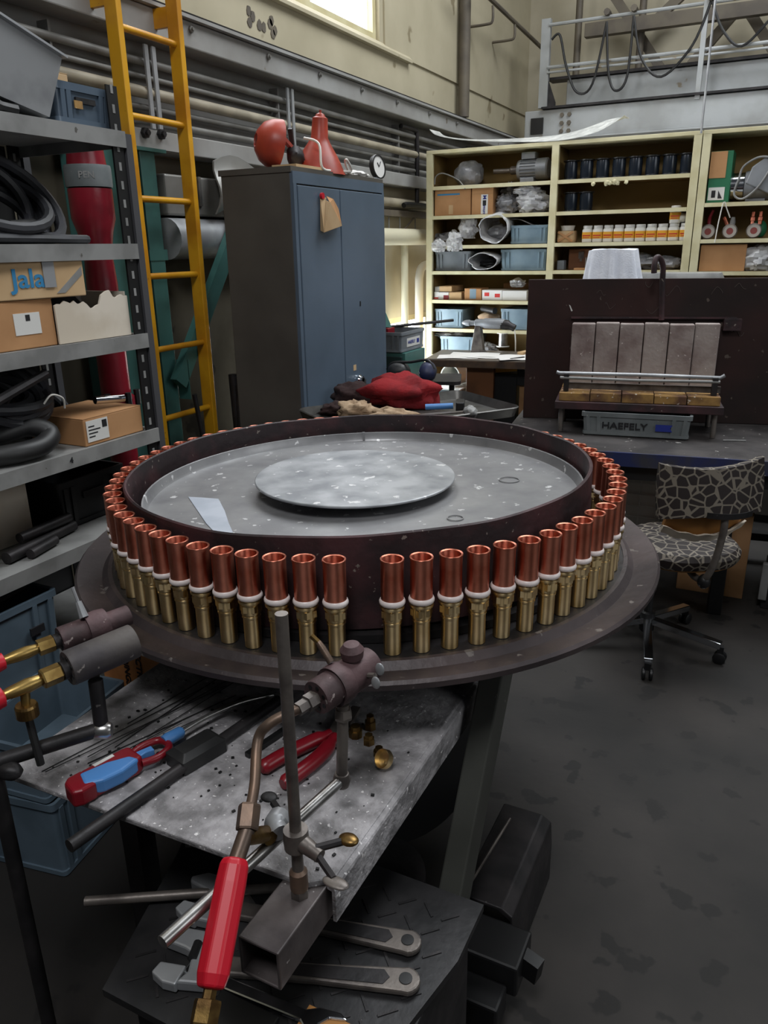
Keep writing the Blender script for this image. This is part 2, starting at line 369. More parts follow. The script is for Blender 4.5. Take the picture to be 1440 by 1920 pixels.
# crane runway girder along the left wall
t = T('crane_runway_girder', 'long pale grey riveted crane girder running along the left wall', 'girder', (-2.8, 4.5, 2.07), kind='structure')
P(G().box(-2.9, -2.72, -1.5, 9.4, 2.55, 2.665), 'top_channel', m_beam, t, smooth=0, bevel=.006)
P(G().box(-2.9, -2.69, -1.5, 9.4, 2.667, 2.682), 'top_flange', m_beam, t, smooth=0)
P(G().prism([(-2.83, 2.682), (-2.77, 2.682), (-2.785, 2.70), (-2.78, 2.725), (-2.82, 2.725), (-2.815, 2.70)], -9.4, 1.5, Matrix(((1,0,0,0),(0,0,-1,0),(0,1,0,0),(0,0,0,1)))), 'crane_rail', m_dark, t, smooth=0)
P(G().box(-2.9, -2.86, -1.5, 9.4, 2.16, 2.55), 'web_plate', m_web, t, smooth=0)
P(G().box(-2.9, -2.76, -1.5, 9.4, 2.075, 2.165), 'bottom_channel', m_beam, t, smooth=0, bevel=.005)
for y in (1.2, 2.6, 4.25, 5.9, 7.5): P(G().box(-2.861, -2.80, y, y+.012, 2.16, 2.515), 'stiffener', m_web, t, smooth=0)
for y in (1.6, 2.8, 3.4, 4.05, 4.6, 5.15, 5.7, 6.3, 6.9): P(G().lathe([(.016, 0), (.016, .012), (.008, .013), (.008, .022)], frame((-2.72, y, 2.63), (1, 0, 0)), 6), 'rail_clip', m_pipegrey, t)
P(G().box(-2.762, -2.745, 2.9, 3.3, 2.08, 2.16), 'splice_plate', m_beam, t, smooth=0)
for q in ((-2.745, 3.032, 2.142), (-2.745, 3.140, 2.147)): P(G().lathe([(.024, 0), (.024, .018), (.013, .019), (.013, .032)], frame(q, (1, 0, 0)), 6), 'bolt', m_dark, t, smooth=20)

# pipes and conduits clipped to the girder web
for x, z, r, m, lab in ((-2.80, 2.455, .018, m_pipegrey, 'thin grey conduit, uppermost of those under the girder flange'),
                        (-2.81, 2.395, .012, m_pipegrey, 'thinnest grey conduit just below the uppermost conduit on the girder'),
                        (-2.79, 2.325, .026, m_pipepale, 'thick pale dusty pipe along the middle of the girder web'),
                        (-2.81, 2.265, .014, m_pipegrey, 'dull grey conduit below the thick pale pipe'),
                        (-2.80, 2.205, .016, m_pipegrey, 'lowest grey conduit, just above the girder bottom channel')):
    thing(G().tube([(x, y, z) for y in (-1.4, 2, 5, 9.3)], r), 'conduit', m, lab, 'pipe', 'pipes along the girder')
for y, la in ((3.12, 'slotted hanger strap on the girder just behind the yellow ladder'), (4.3, 'slotted hanger strap on the girder above the red lamps')):
    g = T('hanger_strap', la, 'bracket', (-2.76, y, 2.16), group='pipe hanger straps')
    for dy in (0, .05):
        P(G().box(-2.768, -2.758, y+dy-.012, y+dy+.012, 2.17, 2.52), 'strap', m_galv, g, smooth=0)
for x, y, z0, z1, lab in ((-2.78, 6.2, 1.95, 2.5, 'dark drop pipe hanging at the far left of the back shelves'),):
    thing(G().tube(smoothpath([(x, y-.3, z1), (x, y-.06, z1), (x, y, z1-.06), (x, y, z0)], 5), .018), 'drop_pipe', m_dark, lab, 'pipe')
thing(G().tube([(-2.82, 4.0, 1.955), (-2.82, 7, 1.955)], .035), 'drain_pipe', m_pipepale, 'dusty rust-stained pipe under the girder right of the blue cabinet', 'pipe')
thing(G().tube([(-2.74, 4.6, 1.70), (-2.74, 6.7, 1.70)], .062, 18), 'lagged_pipe', m_pipecream, 'fat cream lagged pipe between the blue cabinet and the back shelves', 'pipe')
for i, (px_, y) in enumerate(((0, 5.55), (1, 5.95))):
    thing(G().tube([(-2.78, y, 0), (-2.78, y, (1.64, 1.64)[i])], (.022, .03)[i], 12), 'riser_pipe', m_pipecream, ('slim cream riser pipe beside the blue cabinet', 'thicker cream riser pipe second from the blue cabinet')[i], 'pipe')
thing(G().tube(smoothpath([(-2.74, 6.62, 1.62), (-2.74, 6.62, 1.53), (-2.74, 6.5, 1.49), (-2.74, 6.24, 1.47), (-2.74, 6.16, 1.40), (-2.74, 6.15, 1.2), (-2.74, 6.15, 0)], 5), .035, 12), 'offset_pipe', m_pvc, 'white pipe with an S-shaped offset under the lagged pipe', 'pipe')
g = T('wall_bracket', 'brown steel bracket rail with thin hangers above the lagged pipe', 'bracket', (-2.8, 6.2, 1.75))
P(G().box(-2.9, -2.80, 5.2, 6.6, 1.855, 1.90), 'bracket_rail', m_truss, g, smooth=0)
for y in (5.75, 5.95, 6.25): P(G().tube([(-2.82, y, 1.855), (-2.82, y, 1.755)], .006, 6), 'hanger', m_pipegrey, g)
P(G().tube([(-2.81, 6.22, 1.86), (-2.81, 6.0, 1.755)], .008, 6), 'brace', m_truss, g)
thing(G().tube(smoothpath([(-2.76, 5.9, 1.935), (-2.76, 5.98, 1.945), (-2.76, 6.4, 1.945), (-2.76, 6.8, 1.95)], 4), .02), 'hooked_bar', m_black, 'black bar hooked above the brown bracket rail', 'bar')

# vertical pipe and handrail on the upper left wall
thing(G().tube([(-2.82, 7.33, 2.74), (-2.82, 7.33, 6.0)], .05, 14), 'downpipe', m_truss, 'brown vertical downpipe on the upper cream wall', 'pipe')
g = T('wall_handrail', 'brown handrail fixed high on the far left wall', 'handrail', (-2.66, 8.2, 3.4))
P(G().tube([(-2.66, 6.9, 3.72), (-2.66, 9.4, 3.62)], .02, 8), 'rail', m_truss, g)
for y in (7.6, 8.25): P(G().tube(smoothpath([(-2.66, y, 3.66), (-2.66, y, 3.54), (-2.72, y, 3.52), (-2.88, y, 3.52)], 4), .012, 8), 'rail_bracket', m_truss, g)

# travelling crane bridge in front of the rear wall
t = T('bridge_crane', 'grey travelling bridge crane with rails and looped cables above the back shelves', 'crane', (-0.5, 8.7, 2.64))
P(G().box(-2.63, 3.2, 8.6, 8.72, 2.66, 2.93), 'lower_girder', m_crane, t, smooth=0, bevel=.008)
P(G().box(-2.63, 3.2, 8.56, 8.76, 2.645, 2.66), 'girder_flange', m_crane, t, smooth=0)
P(G().box(-2.26, 3.2, 8.80, 8.92, 2.96, 3.22), 'upper_girder', m_crane, t, smooth=0, bevel=.008)
P(G().box(-2.45, 3.2, 8.56, 8.95, 2.935, 2.955), 'walkway_plate', m_dark, t, smooth=0)
P(G().box(-2.45, 3.2, 8.76, 8.95, 3.225, 3.25), 'walkway_edge', m_dark, t, smooth=0)
P(G().box(-2.5, -2.41, 8.62, 8.68, 2.955, 3.75), 'end_post', m_crane, t, smooth=0)
P(G().prism([(-2.41, 2.955), (-2.41, 3.2), (-2.33, 3.0), (-2.33, 2.955)], 8.64, 8.66, Matrix(((1,0,0,0),(0,0,1,0),(0,1,0,0),(0,0,0,1)))), 'gusset', m_dark, t, smooth=0)
P(G().box(-2.56, -2.43, 8.585, 8.6, 2.71, 2.86), 'access_opening', m_black, t, smooth=0)
for i in range(3):
    for j in range(2): P(G().lathe([(.022, 0), (.022, .015)], frame((-2.24+.075*j, 8.60, 2.72+.075*i), (0, -1, 0)), 6), 'bolt', m_truss, t, smooth=20)
for z in (3.69, 3.315, 3.27): P(G().tube([(-2.42, 8.62, z), (3.2, 8.62, z)], .016 if z > 3.3 else .011, 8), 'handrail', m_crane, t)
for x in (-.96, .6): P(G().box(x-.022, x+.022, 8.585, 8.625, 2.9, 3.72), 'rail_post', m_crane, t, smooth=0)
P(G().box(-2.16, 3.2, 9.0, 9.1, 3.63, 3.75), 'trolley_beam', m_truss, t, smooth=0)
for a, b in (((-1.946, 9.250, 4.032), (-1.408, 9.250, 3.304)), ((-1.268, 9.250, 3.942), (-1.512, 9.250, 3.743)), ((-0.780, 9.250, 3.707), (-1.127, 9.250, 3.314)), ((-0.667, 9.250, 3.751), (-0.327, 9.250, 3.286))): P(G().bar(a, b, .09, .06, (0, 1, 0)), 'diagonal_brace', m_truss, t, smooth=0)
P(G().box(-2.3, 3.2, 9.2, 9.3, 3.18, 3.26), 'truss_chord', m_truss, t, smooth=0)
for x in (-2.26, -1.62): P(G().tube([(x, 9.15, 2.96), (x, 9.15, 4.2)], .035, 10), 'column_pipe', m_truss, t)
for pts in ([(-2.38, 3.55), (-2.30, 3.58), (-2.22, 3.3), (-2.1, 3.06), (-1.95, 3.12), (-1.85, 3.64)], [(-1.85, 3.64), (-1.80, 3.2), (-1.72, 3.04), (-1.62, 3.15), (-1.60, 3.66)],
            [(-1.60, 3.66), (-1.5, 3.3), (-1.3, 3.12), (-1.05, 3.35), (-.92, 3.7)], [(-.92, 3.7), (-.8, 3.45), (-.62, 3.3), (-.4, 3.5), (-.2, 3.7)]):
    P(G().tube(smoothpath([(x, 8.58, z) for x, z in pts], 6), .012, 7), 'festoon_cable', m_rubber, t)
for x in (-1.85, -1.60, -.92): P(G().tube([(x, 8.55, 3.72), (x, 8.66, 3.72)], .03, 8), 'cable_trolley', m_truss, t)
thing(G().tube([(-.62, 5.98, 2.305), (-.62, 5.98, 3.9)], .008, 6), 'drop_rod', m_galv, 'thin galvanised rod rising from the top of the back shelves', 'rod')

# ---------------------------------------------------------------- yellow ladder, teal post and brace, ducts, red riser behind the rack
t = T('wall_ladder', 'yellow steel wall ladder rising past the crane girder', 'ladder', (-2.6, 2.96, 0.3))
for y in (2.775, 3.155): P(G().box(-2.64, -2.575, y-.016, y+.016, 0.3, 4.2), 'rail', m_yellow, t, smooth=0, bevel=.003)
for k in range(11):
    z = .52+.331*k; P(G().tube([(-2.605, 2.79, z), (-2.605, 3.14, z)], .0145, 10), 'rung', m_yellow, t)
for y in (2.775, 3.155): P(G().box(-2.74, -2.63, y-.01, y+.01, 2.58, 2.66), 'stand_off_bracket', m_yellow, t, smooth=0)
t = T('teal_column', 'teal steel column with a diagonal brace behind the yellow ladder', 'column', (-2.78, 3.0, 0))
P(G().box(-2.72, -2.645, 3.06, 3.064, .9, 1.1), 'gusset_plate', m_teal, t, smooth=0)
P(G().box(-2.82, -2.72, 2.96, 3.06, 0, 2.07), 'post', m_teal, t, smooth=0, bevel=.004)
P(G().box(-2.85, -2.70, 2.9, 3.12, 2.06, 2.075), 'head_plate', m_teal, t, smooth=0)
P(G().box(-2.83, -2.715, 2.95, 3.075, 1.58, 1.63), 'joint_collar', m_teal, t, smooth=0)
P(G().bar((-2.665, 3.0, .99), (-2.665, 3.75, 1.97), .085, .04, (1, 0, 0)), 'diagonal_brace', m_teal, t, smooth=0)
thing(G().box(-2.84, -2.66, 2.60, 2.80, 0, 2.06), 'teal_channel', m_teal, 'teal steel channel column directly behind the grey storage rack', 'column', smooth=0, bevel=.01)
thing(G().tube([(-2.79, 3.16, 1.68), (-2.79, 4.6, 1.68)], .10, 20), 'round_duct', m_galv, 'shiny round galvanised duct behind the yellow ladder', 'duct')
g = T('sheet_duct', 'grey sheet metal duct with a clip behind the ladder top', 'duct', (-2.83, 3.6, 1.79))
P(G().box(-2.89, -2.76, 3.16, 3.9, 1.79, 1.98), 'duct_body', m_duct, g, smooth=0, bevel=.01)
P(G().box(-2.76, -2.75, 3.4, 3.42, 1.84, 1.98), 'clip', m_bright, g, smooth=0)
thing(G().lathe([(.07, .9), (.075, .95), (.075, 1.32), (.07, 1.34), (.07, 1.36), (.075, 1.38), (.075, 1.6)], Matrix.Translation((-2.62, 3.62, -.9)), 16), 'pale_cylinder', m_pvc, 'pale grey cylinder standing between ladder and blue cabinet', 'cylinder')
thing(G().sheet(lambda u, v: (-2.7+.03*math.sin(5*v), 3.45+.42*u+.05*v, 1.80+.26*v+.04*math.sin(4*u)), 6, 6, (.01, 0, 0)), 'hanging_sack', m_duct, 'pale dusty sheet hanging behind the cabinet corner under the girder', 'sheet')
random.seed(5)
for i, (y, x, dy, z1, r, la) in enumerate(((3.18, -2.5, .10, .95, .02, 'long dark bar leaning inside the ladder foot'), (3.28, -2.55, .02, 1.0, .026, 'thick dark bar leaning behind the ladder foot'),
        (3.36, -2.48, -.09, 1.12, .022, 'shiny black tube leaning against the right ladder rail'), (3.02, -2.5, -.1, .96, .012, 'thin dark rod leaning against the left ladder rail'))):
    thing(G().tube([(x+.04, y, 0), (x, y+dy, z1)], r, 10), 'leaning_bar', m_black if i == 2 else m_dark, la, 'bar', 'bars leaning by the ladder')

t = T('red_riser_pipe', 'glossy red riser pipe with a grey band, behind the storage rack', 'pipe', (-2.52, 2.44, 0))
mm = Matrix.Translation((-2.52, 2.44, 0))
P(G().lathe([(.055, 0), (.06, .98), (.075, .985), (.075, 1.03), (.062, 1.04), (.062, 1.5), (.055, 1.62), (.07, 1.70), (.085, 1.75), (.085, 1.86)], mm, 22), 'lower_pipe', m_redpaint, t)
P(G().lathe([(.088, 1.865), (.09, 1.875), (.09, 1.935), (.088, 1.945)], mm, 22), 'clamp_band', m_cratedark, t)
P(G().lathe([(.075, 1.945), (.07, 2.0), (.07, 2.07)], mm, 22), 'upper_pipe', m_redpaint, t)
for a in (-70, -10, 50, 110): P(G().lathe([(.014, .99), (.014, 1.055)], Matrix.Translation((-2.52+.085*math.cos(math.radians(a)), 2.44+.085*math.sin(math.radians(a)), 0)), 6), 'flange_bolt', m_dark, t)
text('PEN', .034, (-2.52+.089*.68, 2.44-.089*.75, 1.905), (.68, -.75, 0), m_shelfgrey, t)

# ---------------------------------------------------------------- blue-grey steel cabinet and what stands on it
t = T('steel_cabinet', 'tall blue-grey two-door steel cabinet with a hanging brown envelope', 'cabinet', (-2.2, 3.58, 0))
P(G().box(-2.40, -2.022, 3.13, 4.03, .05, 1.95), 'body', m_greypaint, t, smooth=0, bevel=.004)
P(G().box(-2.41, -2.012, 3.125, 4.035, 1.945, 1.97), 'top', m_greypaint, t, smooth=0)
P(G().box(-2.022, -2.006, 3.13, 4.03, 1.90, 1.95), 'door_header', m_bluegrey, t, smooth=0)
P(G().box(-2.022, -2.004, 3.13, 3.155, .05, 1.90), 'door_jamb', m_bluegrey, t, smooth=0)
P(G().box(-2.022, -2.004, 4.008, 4.03, .05, 1.90), 'door_jamb', m_bluegrey, t, smooth=0)
P(G().box(-2.39, -2.03, 3.14, 4.02, 0, .05), 'plinth', m_dark, t, smooth=0)
d1 = P(G().box(-2.022, -2.0, 3.159, 3.537, .06, 1.893), 'door', m_bluegrey, t, smooth=0, bevel=.004)
d2 = P(G().box(-2.022, -2.0, 3.543, 4.004, .06, 1.893), 'door', m_bluegrey, t, smooth=0, bevel=.004)
P(G().lathe([(.026, 0), (.028, .012), (.02, .02), (.02, .03), (.012, .031)], frame((-2.0, 3.677, .945), (1, 0, 0)), 18), 'lock', m_chrome, d2)
P(G().box(-1.972, -1.969, 3.66, 3.69, .93, .96).box(-1.975, -1.972, 3.70, 3.715, .86, .945), 'key', m_bright, d2, smooth=0)
P(G().box(-1.976, -1.966, 3.694, 3.722, .80, .87), 'key_tag', m_teal, d2, smooth=0)
P(G().box(-2.0, -1.9985, 3.625, 3.655, 1.0, 1.03), 'sticker', m_card2, d2, smooth=0)
P(G().box(-2.0, -1.998, 3.715, 3.725, 1.33, 1.355), 'keyhole', m_black, d2, smooth=0)
t = T('envelope', 'folded brown paper envelope held by a red magnet on the cabinet door', 'envelope', (-1.99, 3.42, 1.69))
def facet(parent, name, mat, pts, th=.002):
    A_ = [V(p) for p in pts]; n = (A_[1]-A_[0]).cross(A_[2]-A_[0]).normalized()*th; k = len(A_)
    return P(G().add(A_+[p+n for p in A_], [tuple(range(k))[::-1], tuple(range(k, 2*k))]+[(i, (i+1) % k, k+(i+1) % k, k+i) for i in range(k)]), name, mat, parent, smooth=0)
facet(t, 'left_fold', m_card2, [(-1.995, 3.341, 1.858), (-1.975, 3.365, 1.847), (-1.965, 3.316, 1.693), (-1.992, 3.328, 1.703)])
facet(t, 'front_facet', m_card2, [(-1.975, 3.359, 1.835), (-1.955, 3.363, 1.825), (-1.975, 3.504, 1.725), (-1.965, 3.316, 1.693)])
facet(t, 'upper_flap', m_card, [(-1.985, 3.382, 1.857), (-1.985, 3.447, 1.846), (-1.985, 3.495, 1.803), (-1.980, 3.513, 1.730), (-1.957, 3.367, 1.825)])
P(G().lathe([(.014, 0), (.014, .012)], frame((-1.992, 3.345, 1.855), (1, 0, 0)), 12), 'magnet', m_red, t)

def lamp_shade(parent, m, k=1.0):
    P(G().lathe([(.135*k, 0), (.130*k, .012*k), (.095*k, .075*k), (.055*k, .135*k), (.042*k, .16*k), (.037*k, .245*k), (.028*k, .25*k), (.025*k, .248*k), (.03*k, .16*k), (.045*k, .132*k), (.09*k, .07*k), (.126*k, .008*k)], m, 28, close=True), 'lamp_shade', m_lamp, parent)
    P(G().lathe([(.026*k, .25*k), (.02*k, .262*k), (.006*k, .268*k), (.006*k, .28*k)], m, 14), 'cap', m_lamp, parent)
t = T('desk_lamp', 'red cone desk lamp head with white flex standing on the blue cabinet', 'lamp', (-2.13, 3.56, 1.97))
lamp_shade(t, Matrix.Translation((-2.13, 3.56, 1.974)) @ Matrix.Rotation(math.radians(5), 4, 'Y'), 1.0)
P(G().tube(smoothpath([(-2.13, 3.44, 2.12), (-2.05, 3.44, 2.09), (-2.03, 3.43, 1.985), (-2.02, 3.55, 1.98), (-2.0, 3.66, 1.985), (-1.99, 3.6, 2.03), (-2.02, 3.64, 2.02), (-2.05, 3.75, 1.98), (-2.06, 3.9, 1.978)], 6), .006, 7), 'flex', m_pvc, t)
t = T('tipped_lamp', 'red dome desk lamp lying tipped on its side on the blue cabinet, left', 'lamp', (-2.2, 3.32, 1.97))
mt = Matrix.Translation((-2.24, 3.24, 2.075)) @ Matrix.Rotation(math.radians(100), 4, 'X') @ Matrix.Rotation(math.radians(0), 4, 'Y')
mt = frame((-2.21, 3.34, 2.084), (-.62, -.76, .18))
P(G().lathe([(.112, 0), (.110, .012), (.104, .045), (.085, .08), (.05, .105), (0.03, .112), (.028, .106), (.08, .075), (.098, .04), (.106, .008)], mt, 30, close=True), 'lamp_shade', m_lamp, t)
P(G().bar((-2.2, 3.36, 2.12), (-2.15, 3.46, 2.02), .03, .014), 'arm', m_lamp, t, smooth=0)
P(G().bar((-2.18, 3.40, 2.16), (-2.2, 3.46, 2.0), .02, .02), 'arm', m_dark, t, smooth=0)
P(G().blob((-2.17, 3.42, 2.04), (.04, .05, .05), .2, 2, 4), 'joint', m_dark, t)
thing(G().box(-2.16, -2.03, 3.2, 3.46, 1.972, 1.985, None).add([], []), 'card_strip', m_card2, 'flat piece of cardboard lying before the red lamps on the cabinet', 'cardboard', smooth=0)
thing(G().blob((-2.06, 3.84, 1.985), (.04, .09, .016), .4, 3, 9), 'paper_scrap', m_paper, 'crumpled white paper beside the clock on the blue cabinet', 'paper')
t = T('wall_clock', 'round black-rimmed clock leaning at the right end of the cabinet top', 'clock', (-2.03, 3.97, 1.97))
mc = frame((-2.050, 4.058, 2.036), (1, -.12, .12)) @ Matrix.Scale(.68, 4)
P(G().lathe([(.09, -.025), (.094, 0), (.092, .012), (.082, .014), (.08, .004)], mc, 28), 'rim', m_black, t)
P(G().lathe([(.08, .0045), (.08, .007)], mc, 28), 'dial', m_paper, t)
P(G().bar(mc @ V((0, 0, .009)), mc @ V((.03, .04, .009)), .004, .002).bar(mc @ V((0, 0, .009)), mc @ V((-.02, .03, .009)), .005, .002), 'hand', m_ink, t, smooth=0)

# ---------------------------------------------------------------- grey storage rack at the left and its load
t = T('storage_rack', 'grey slotted-post storage rack loaded with cables and cartons', 'rack', (-2.14, 1.3, 0))
SH = [1.975, 1.645, 1.36, 1.035, .735, .36]
for i, z in enumerate(SH):
    s = P(G().box(-2.38, -1.902, .35, 2.012, z-.012, z), 'shelf', m_shelfgrey, t, smooth=0)
    P(G().box(-1.905, -1.898, .35, 2.012, z-.046, z+.001), 'shelf_lip', m_shelfgrey, s, smooth=0)
    P(G().box(-2.38, -1.905, 2.006, 2.012, z-.046, z-.012), 'shelf_lip', m_shelfgrey, s, smooth=0)
    if i == 3: text('4', .026, (-1.896, 1.62, z-.021), (1, 0, 0), m_ink, t)
for x, y in ((-1.912, 1.962), (-2.38, 1.962), (-1.912, .34), (-2.38, .34)):
    po = P(G().box(x, x+.006, y, y+.044, 0, 2.10).box(x-.04, x, y+.040, y+.044, 0, 2.10), 'post', m_black, t, smooth=0)
    g = G()
    for k in range(38): g.box(x+.0055, x+.0072, y+.016, y+.026, .08+k*.054, .104+k*.054)
    P(g, 'slot_row', m_shelfgrey, po, smooth=0, kind='stuff')
    P(G().box(x-.02, x+.012, y+.051, y+.078, 0, 1.97), 'post_strip', m_strip, po, smooth=0)
P(G().box(-2.392, -2.386, .34, 1.96, .30, 1.96), 'shade_sheet', m_black, t, smooth=0)  # black sheet added to stand for the deep shade behind the load

def carton(name, mat, label, x0, x1, y0, y1, z0, z1, rz=0, group=None, open_top=False):
    c = V(((x0+x1)/2, (y0+y1)/2, z0)); t = T(name, label, 'box', c, rz, group, local=True)
    a, b, h = (x1-x0)/2, (y1-y0)/2, z1-z0
    if open_top:
        P(G().loft([rr(2*a, 2*b, .002, 0, 1), rr(2*a, 2*b, .002, h, 1), rr(2*a-.008, 2*b-.008, .002, h, 1), rr(2*a-.008, 2*b-.008, .002, .006, 1)]), 'walls', mat, t, smooth=0)
    else:
        P(G().box(-a, a, -b, b, 0, h-.002), 'walls', mat, t, smooth=0, bevel=.003)
        P(G().box(-a, a, -b, -.001, h-.002, h), 'flap', mat, t, smooth=0)
        P(G().box(-a, a, .001, b, h-.002, h), 'flap', mat, t, smooth=0)
    return t
def coil(name, label, c, R, r, turns, seed, tmin=25, tmax=65, mat=None, group=None, jit=.03):
    random.seed(seed); pts = []; n = turns*14; ph = random.uniform(0, 6)
    for k in range(n):
        a = 2*PI*k/14+ph; w_ = k/14.0
        q = R*(.86+.14*math.sin(w_*2.3+seed)); tl = math.radians(tmin+(tmax-tmin)*(.5+.5*math.sin(w_*1.37+seed*2)))
        cy = c[1]+jit*math.sin(w_*3.1+seed); cx = c[0]+jit*math.cos(w_*2.2+seed)-.02*(w_-turns/2)/turns
        up = q*.92*math.sin(a)
        pts.append((cx-up*math.cos(tl), cy+q*math.cos(a), max(c[2]+r*1.05, c[2]+r+q*.92*math.sin(tmax*PI/180)*.95*(.82+.1*math.sin(w_*2.9))+up*math.sin(tl))))
    return thing(G().tube(smoothpath(pts, 2), r, 8), name, mat or m_cable, label, 'cable', group)

# top shelf: bent galvanised box, blue-grey crate, carton
t = T('sheet_metal_box', 'bent galvanised sheet metal box on the top of the left rack', 'box', (-2.1, 1.5, 1.976))
P(G().loft([[V(p) for p in ((-1.93, 1.1, 2.12), (-1.92, 1.745, 1.985), (-2.3, 1.745, 1.985), (-2.3, 1.1, 2.12))],
            [V(p) for p in ((-1.905, 1.1, 2.36), (-1.90, 1.80, 2.140), (-2.3, 1.80, 2.15), (-2.3, 1.1, 2.36))],
            [V(p) for p in ((-1.909, 1.11, 2.36), (-1.905, 1.79, 2.140), (-2.29, 1.79, 2.15), (-2.29, 1.11, 2.36))],
            [V(p) for p in ((-1.936, 1.11, 2.13), (-1.926, 1.735, 1.992), (-2.29, 1.735, 1.992), (-2.29, 1.11, 2.13))]]), 'sheet_body', m_galv, t, smooth=0)
P(G().bar((-1.903, 1.1, 2.362), (-1.898, 1.81, 2.142), .022, .006), 'folded_rim', m_galv, t, smooth=0)
P(G().bar((-1.94, 1.1, 1.99), (-1.94, 1.2, 1.99), .03, .01).bar((-2.2, 1.12, 1.985), (-2.2, 1.12, 2.11), .03, .02, (0, 1, 0)), 'prop', m_galv, t, smooth=0)

def crate(name, label, loc, rz, wd, dp, h, mat, group=None, rim=.018, handle=True, ribs=2):
    t = T(name, label, 'crate', loc, rz, group, local=True)
    b = .94
    P(G().loft([rr(wd*b, dp*b, .012, 0), rr(wd*.975, dp*.97, .012, h), rr(wd*.975-.014, dp*.97-.014, .008, h), rr(wd*b-.014, dp*b-.014, .008, .008)]), 'crate_body', mat, t)
    P(G().loft([rr(wd*.97, dp*.96, .012, h-rim), rr(wd, dp, .014, h-rim), rr(wd, dp, .014, h+.003), rr(wd*.975-.012, dp*.97-.012, .008, h+.003), rr(wd*.975-.012, dp*.97-.012, .008, h-rim)], close=True, caps=False), 'rim', mat, t)
    P(G().loft([rr(wd*b+.012, dp*b+.012, .014, .004), rr(wd*b+.012, dp*b+.012, .014, .018)]), 'foot_band', mat, t)
    for s in (-1, 1):
        for k in range(ribs):
            x = s*(wd*b/2-.012-.06*wd*k*1.6-.01)
            for yy, tt in ((-1, .006), (1, .006)):
                P(G().bar((x, yy*(dp*b/2), .018), (x*1.03, yy*(dp*.97/2), h-rim), .012, .016, (1, 0, 0)), 'rib', mat, t, smooth=0)
    if handle:
        P(G().box(-wd*.17, wd*.17, -dp*.49-.004, -dp*.485+.002, h*.56, h*.70), 'hand_grip', m_dark, t, smooth=0)
    return t
t = crate('storage_crate', 'dark blue-grey plastic crate with a yellow tag on the top rack shelf', (-2.10, 1.888, 1.976), 90, .22, .36, .108, m_bluegrey)
P(G().box(-.045, -.015, -.181, -.178, .045, .066), 'tag', m_brickyel, t, smooth=0)
carton('cardboard_box', m_card2, 'pale carton standing in the dark blue-grey crate, top of rack', -2.20, -2.03, 1.825, 1.935, 1.99, 2.135)
thing(G().tube(smoothpath([(-1.935, 1.40, 2.0), (-1.92, 1.50, 2.003), (-1.93, 1.58, 1.995), (-1.925, 1.64, 1.99)], 5), [.018]*11+[.014]*5, 8), 'hose_end', m_rubber, 'black hose end lying on the top rack shelf edge', 'hose')

# second shelf: cable coils
coil('cable_coil', 'big tilted coil of thick black cable on the second rack shelf', (-2.06, 1.63, 1.647), .165, .0165, 9, 2, 35, 60, group='black cable coils')
coil('cable_coil', 'smaller loops of black cable lying flat behind the big coil, second rack shelf', (-2.22, 1.70, 1.647), .10, .013, 5, 5, 8, 20, group='black cable coils')
thing(G().tube(smoothpath([(-1.93, 1.46, 1.663), (-1.92, 1.6, 1.662), (-1.93, 1.75, 1.66), (-1.96, 1.86, 1.66)], 5), .013, 8), 'cable_end', m_cable, 'black cable end lying along the second rack shelf lip', 'cable')
thing(G().tube([(-1.94, 1.57, 1.69), (-2.0, 1.70, 1.70)], .019, 10), 'cable_stub', m_rubber, 'short thick black stub lying in the coil on the second rack shelf', 'cable')
carton('cardboard_box', m_card2, 'edge of a pale carton at the frame side of the second rack shelf', -2.2, -1.925, 1.2, 1.42, 1.646, 1.80)
# third shelf: cartons
t = carton('cardboard_box', m_card2, 'upper brown carton with blue lettering and silver tape, third rack shelf', -2.30, -1.915, 1.30, 1.785, 1.497, 1.605, -2)
OFF[t.name] = V(t.location); text('Jalas', .072, V(t.location)+V((.1945, .06, .055)), (1, 0, 0), m_inkblue, t, sx=1.15)
P(G().box(0.1955, .1968, .095, .135, .03, .106), 'silver_tape', m_galv, t, smooth=0, off=V())
P(G().prism([(.135, .012), (.165, .012), (.235, .062), (.235, .085)], .1930, .1940, Matrix(((0,0,1,0),(1,0,0,0),(0,1,0,0),(0,0,0,1)))), 'grey_tape', m_shelfgrey, t, smooth=0, off=V())
t = carton('cardboard_box', m_card, 'lower brown carton with a white label, third rack shelf', -2.30, -1.92, 1.30, 1.655, 1.361, 1.495, 1)
P(G().box(.19, .1915, .035, .125, .04, .10), 'shipping_label', m_label, t, smooth=0, off=V())
P(G().box(.1915, .1922, .075, .09, .078, .095), 'label_print', m_ink, t, smooth=0, off=V())
random.seed(4)
tops = [.128, .131, .126, .14, .135, .105, .10, .112, .108, .118, .122, .112, .108]
pl = [(1.66, 1.362), (1.955, 1.362)] + [(1.955-.295*i/24, 1.362+tops[i//2]+random.uniform(-.006, .006)) for i in range(25)]
t = T('torn_box', 'torn-open off-white cardboard box on the third rack shelf', 'box', (-2.1, 1.82, 1.361))
P(G().prism(pl, -1.922, -1.916, Matrix(((0,0,1,0),(1,0,0,0),(0,1,0,0),(0,0,0,1)))), 'front_wall', m_whitecard, t, smooth=0)
P(G().box(-2.3, -1.925, 1.951, 1.956, 1.362, 1.50), 'side_wall', m_whitecard, t, smooth=0)
P(G().box(-2.3, -1.925, 1.67, 1.95, 1.362, 1.368), 'box_floor', m_carddark, t, smooth=0)
thing(G().blob((-2.13, 1.85, 1.445), (.11, .075, .085), .3, 2, 3), 'packing_rubber', m_rubber, 'dark rubber bundle inside the torn white box', 'bundle')
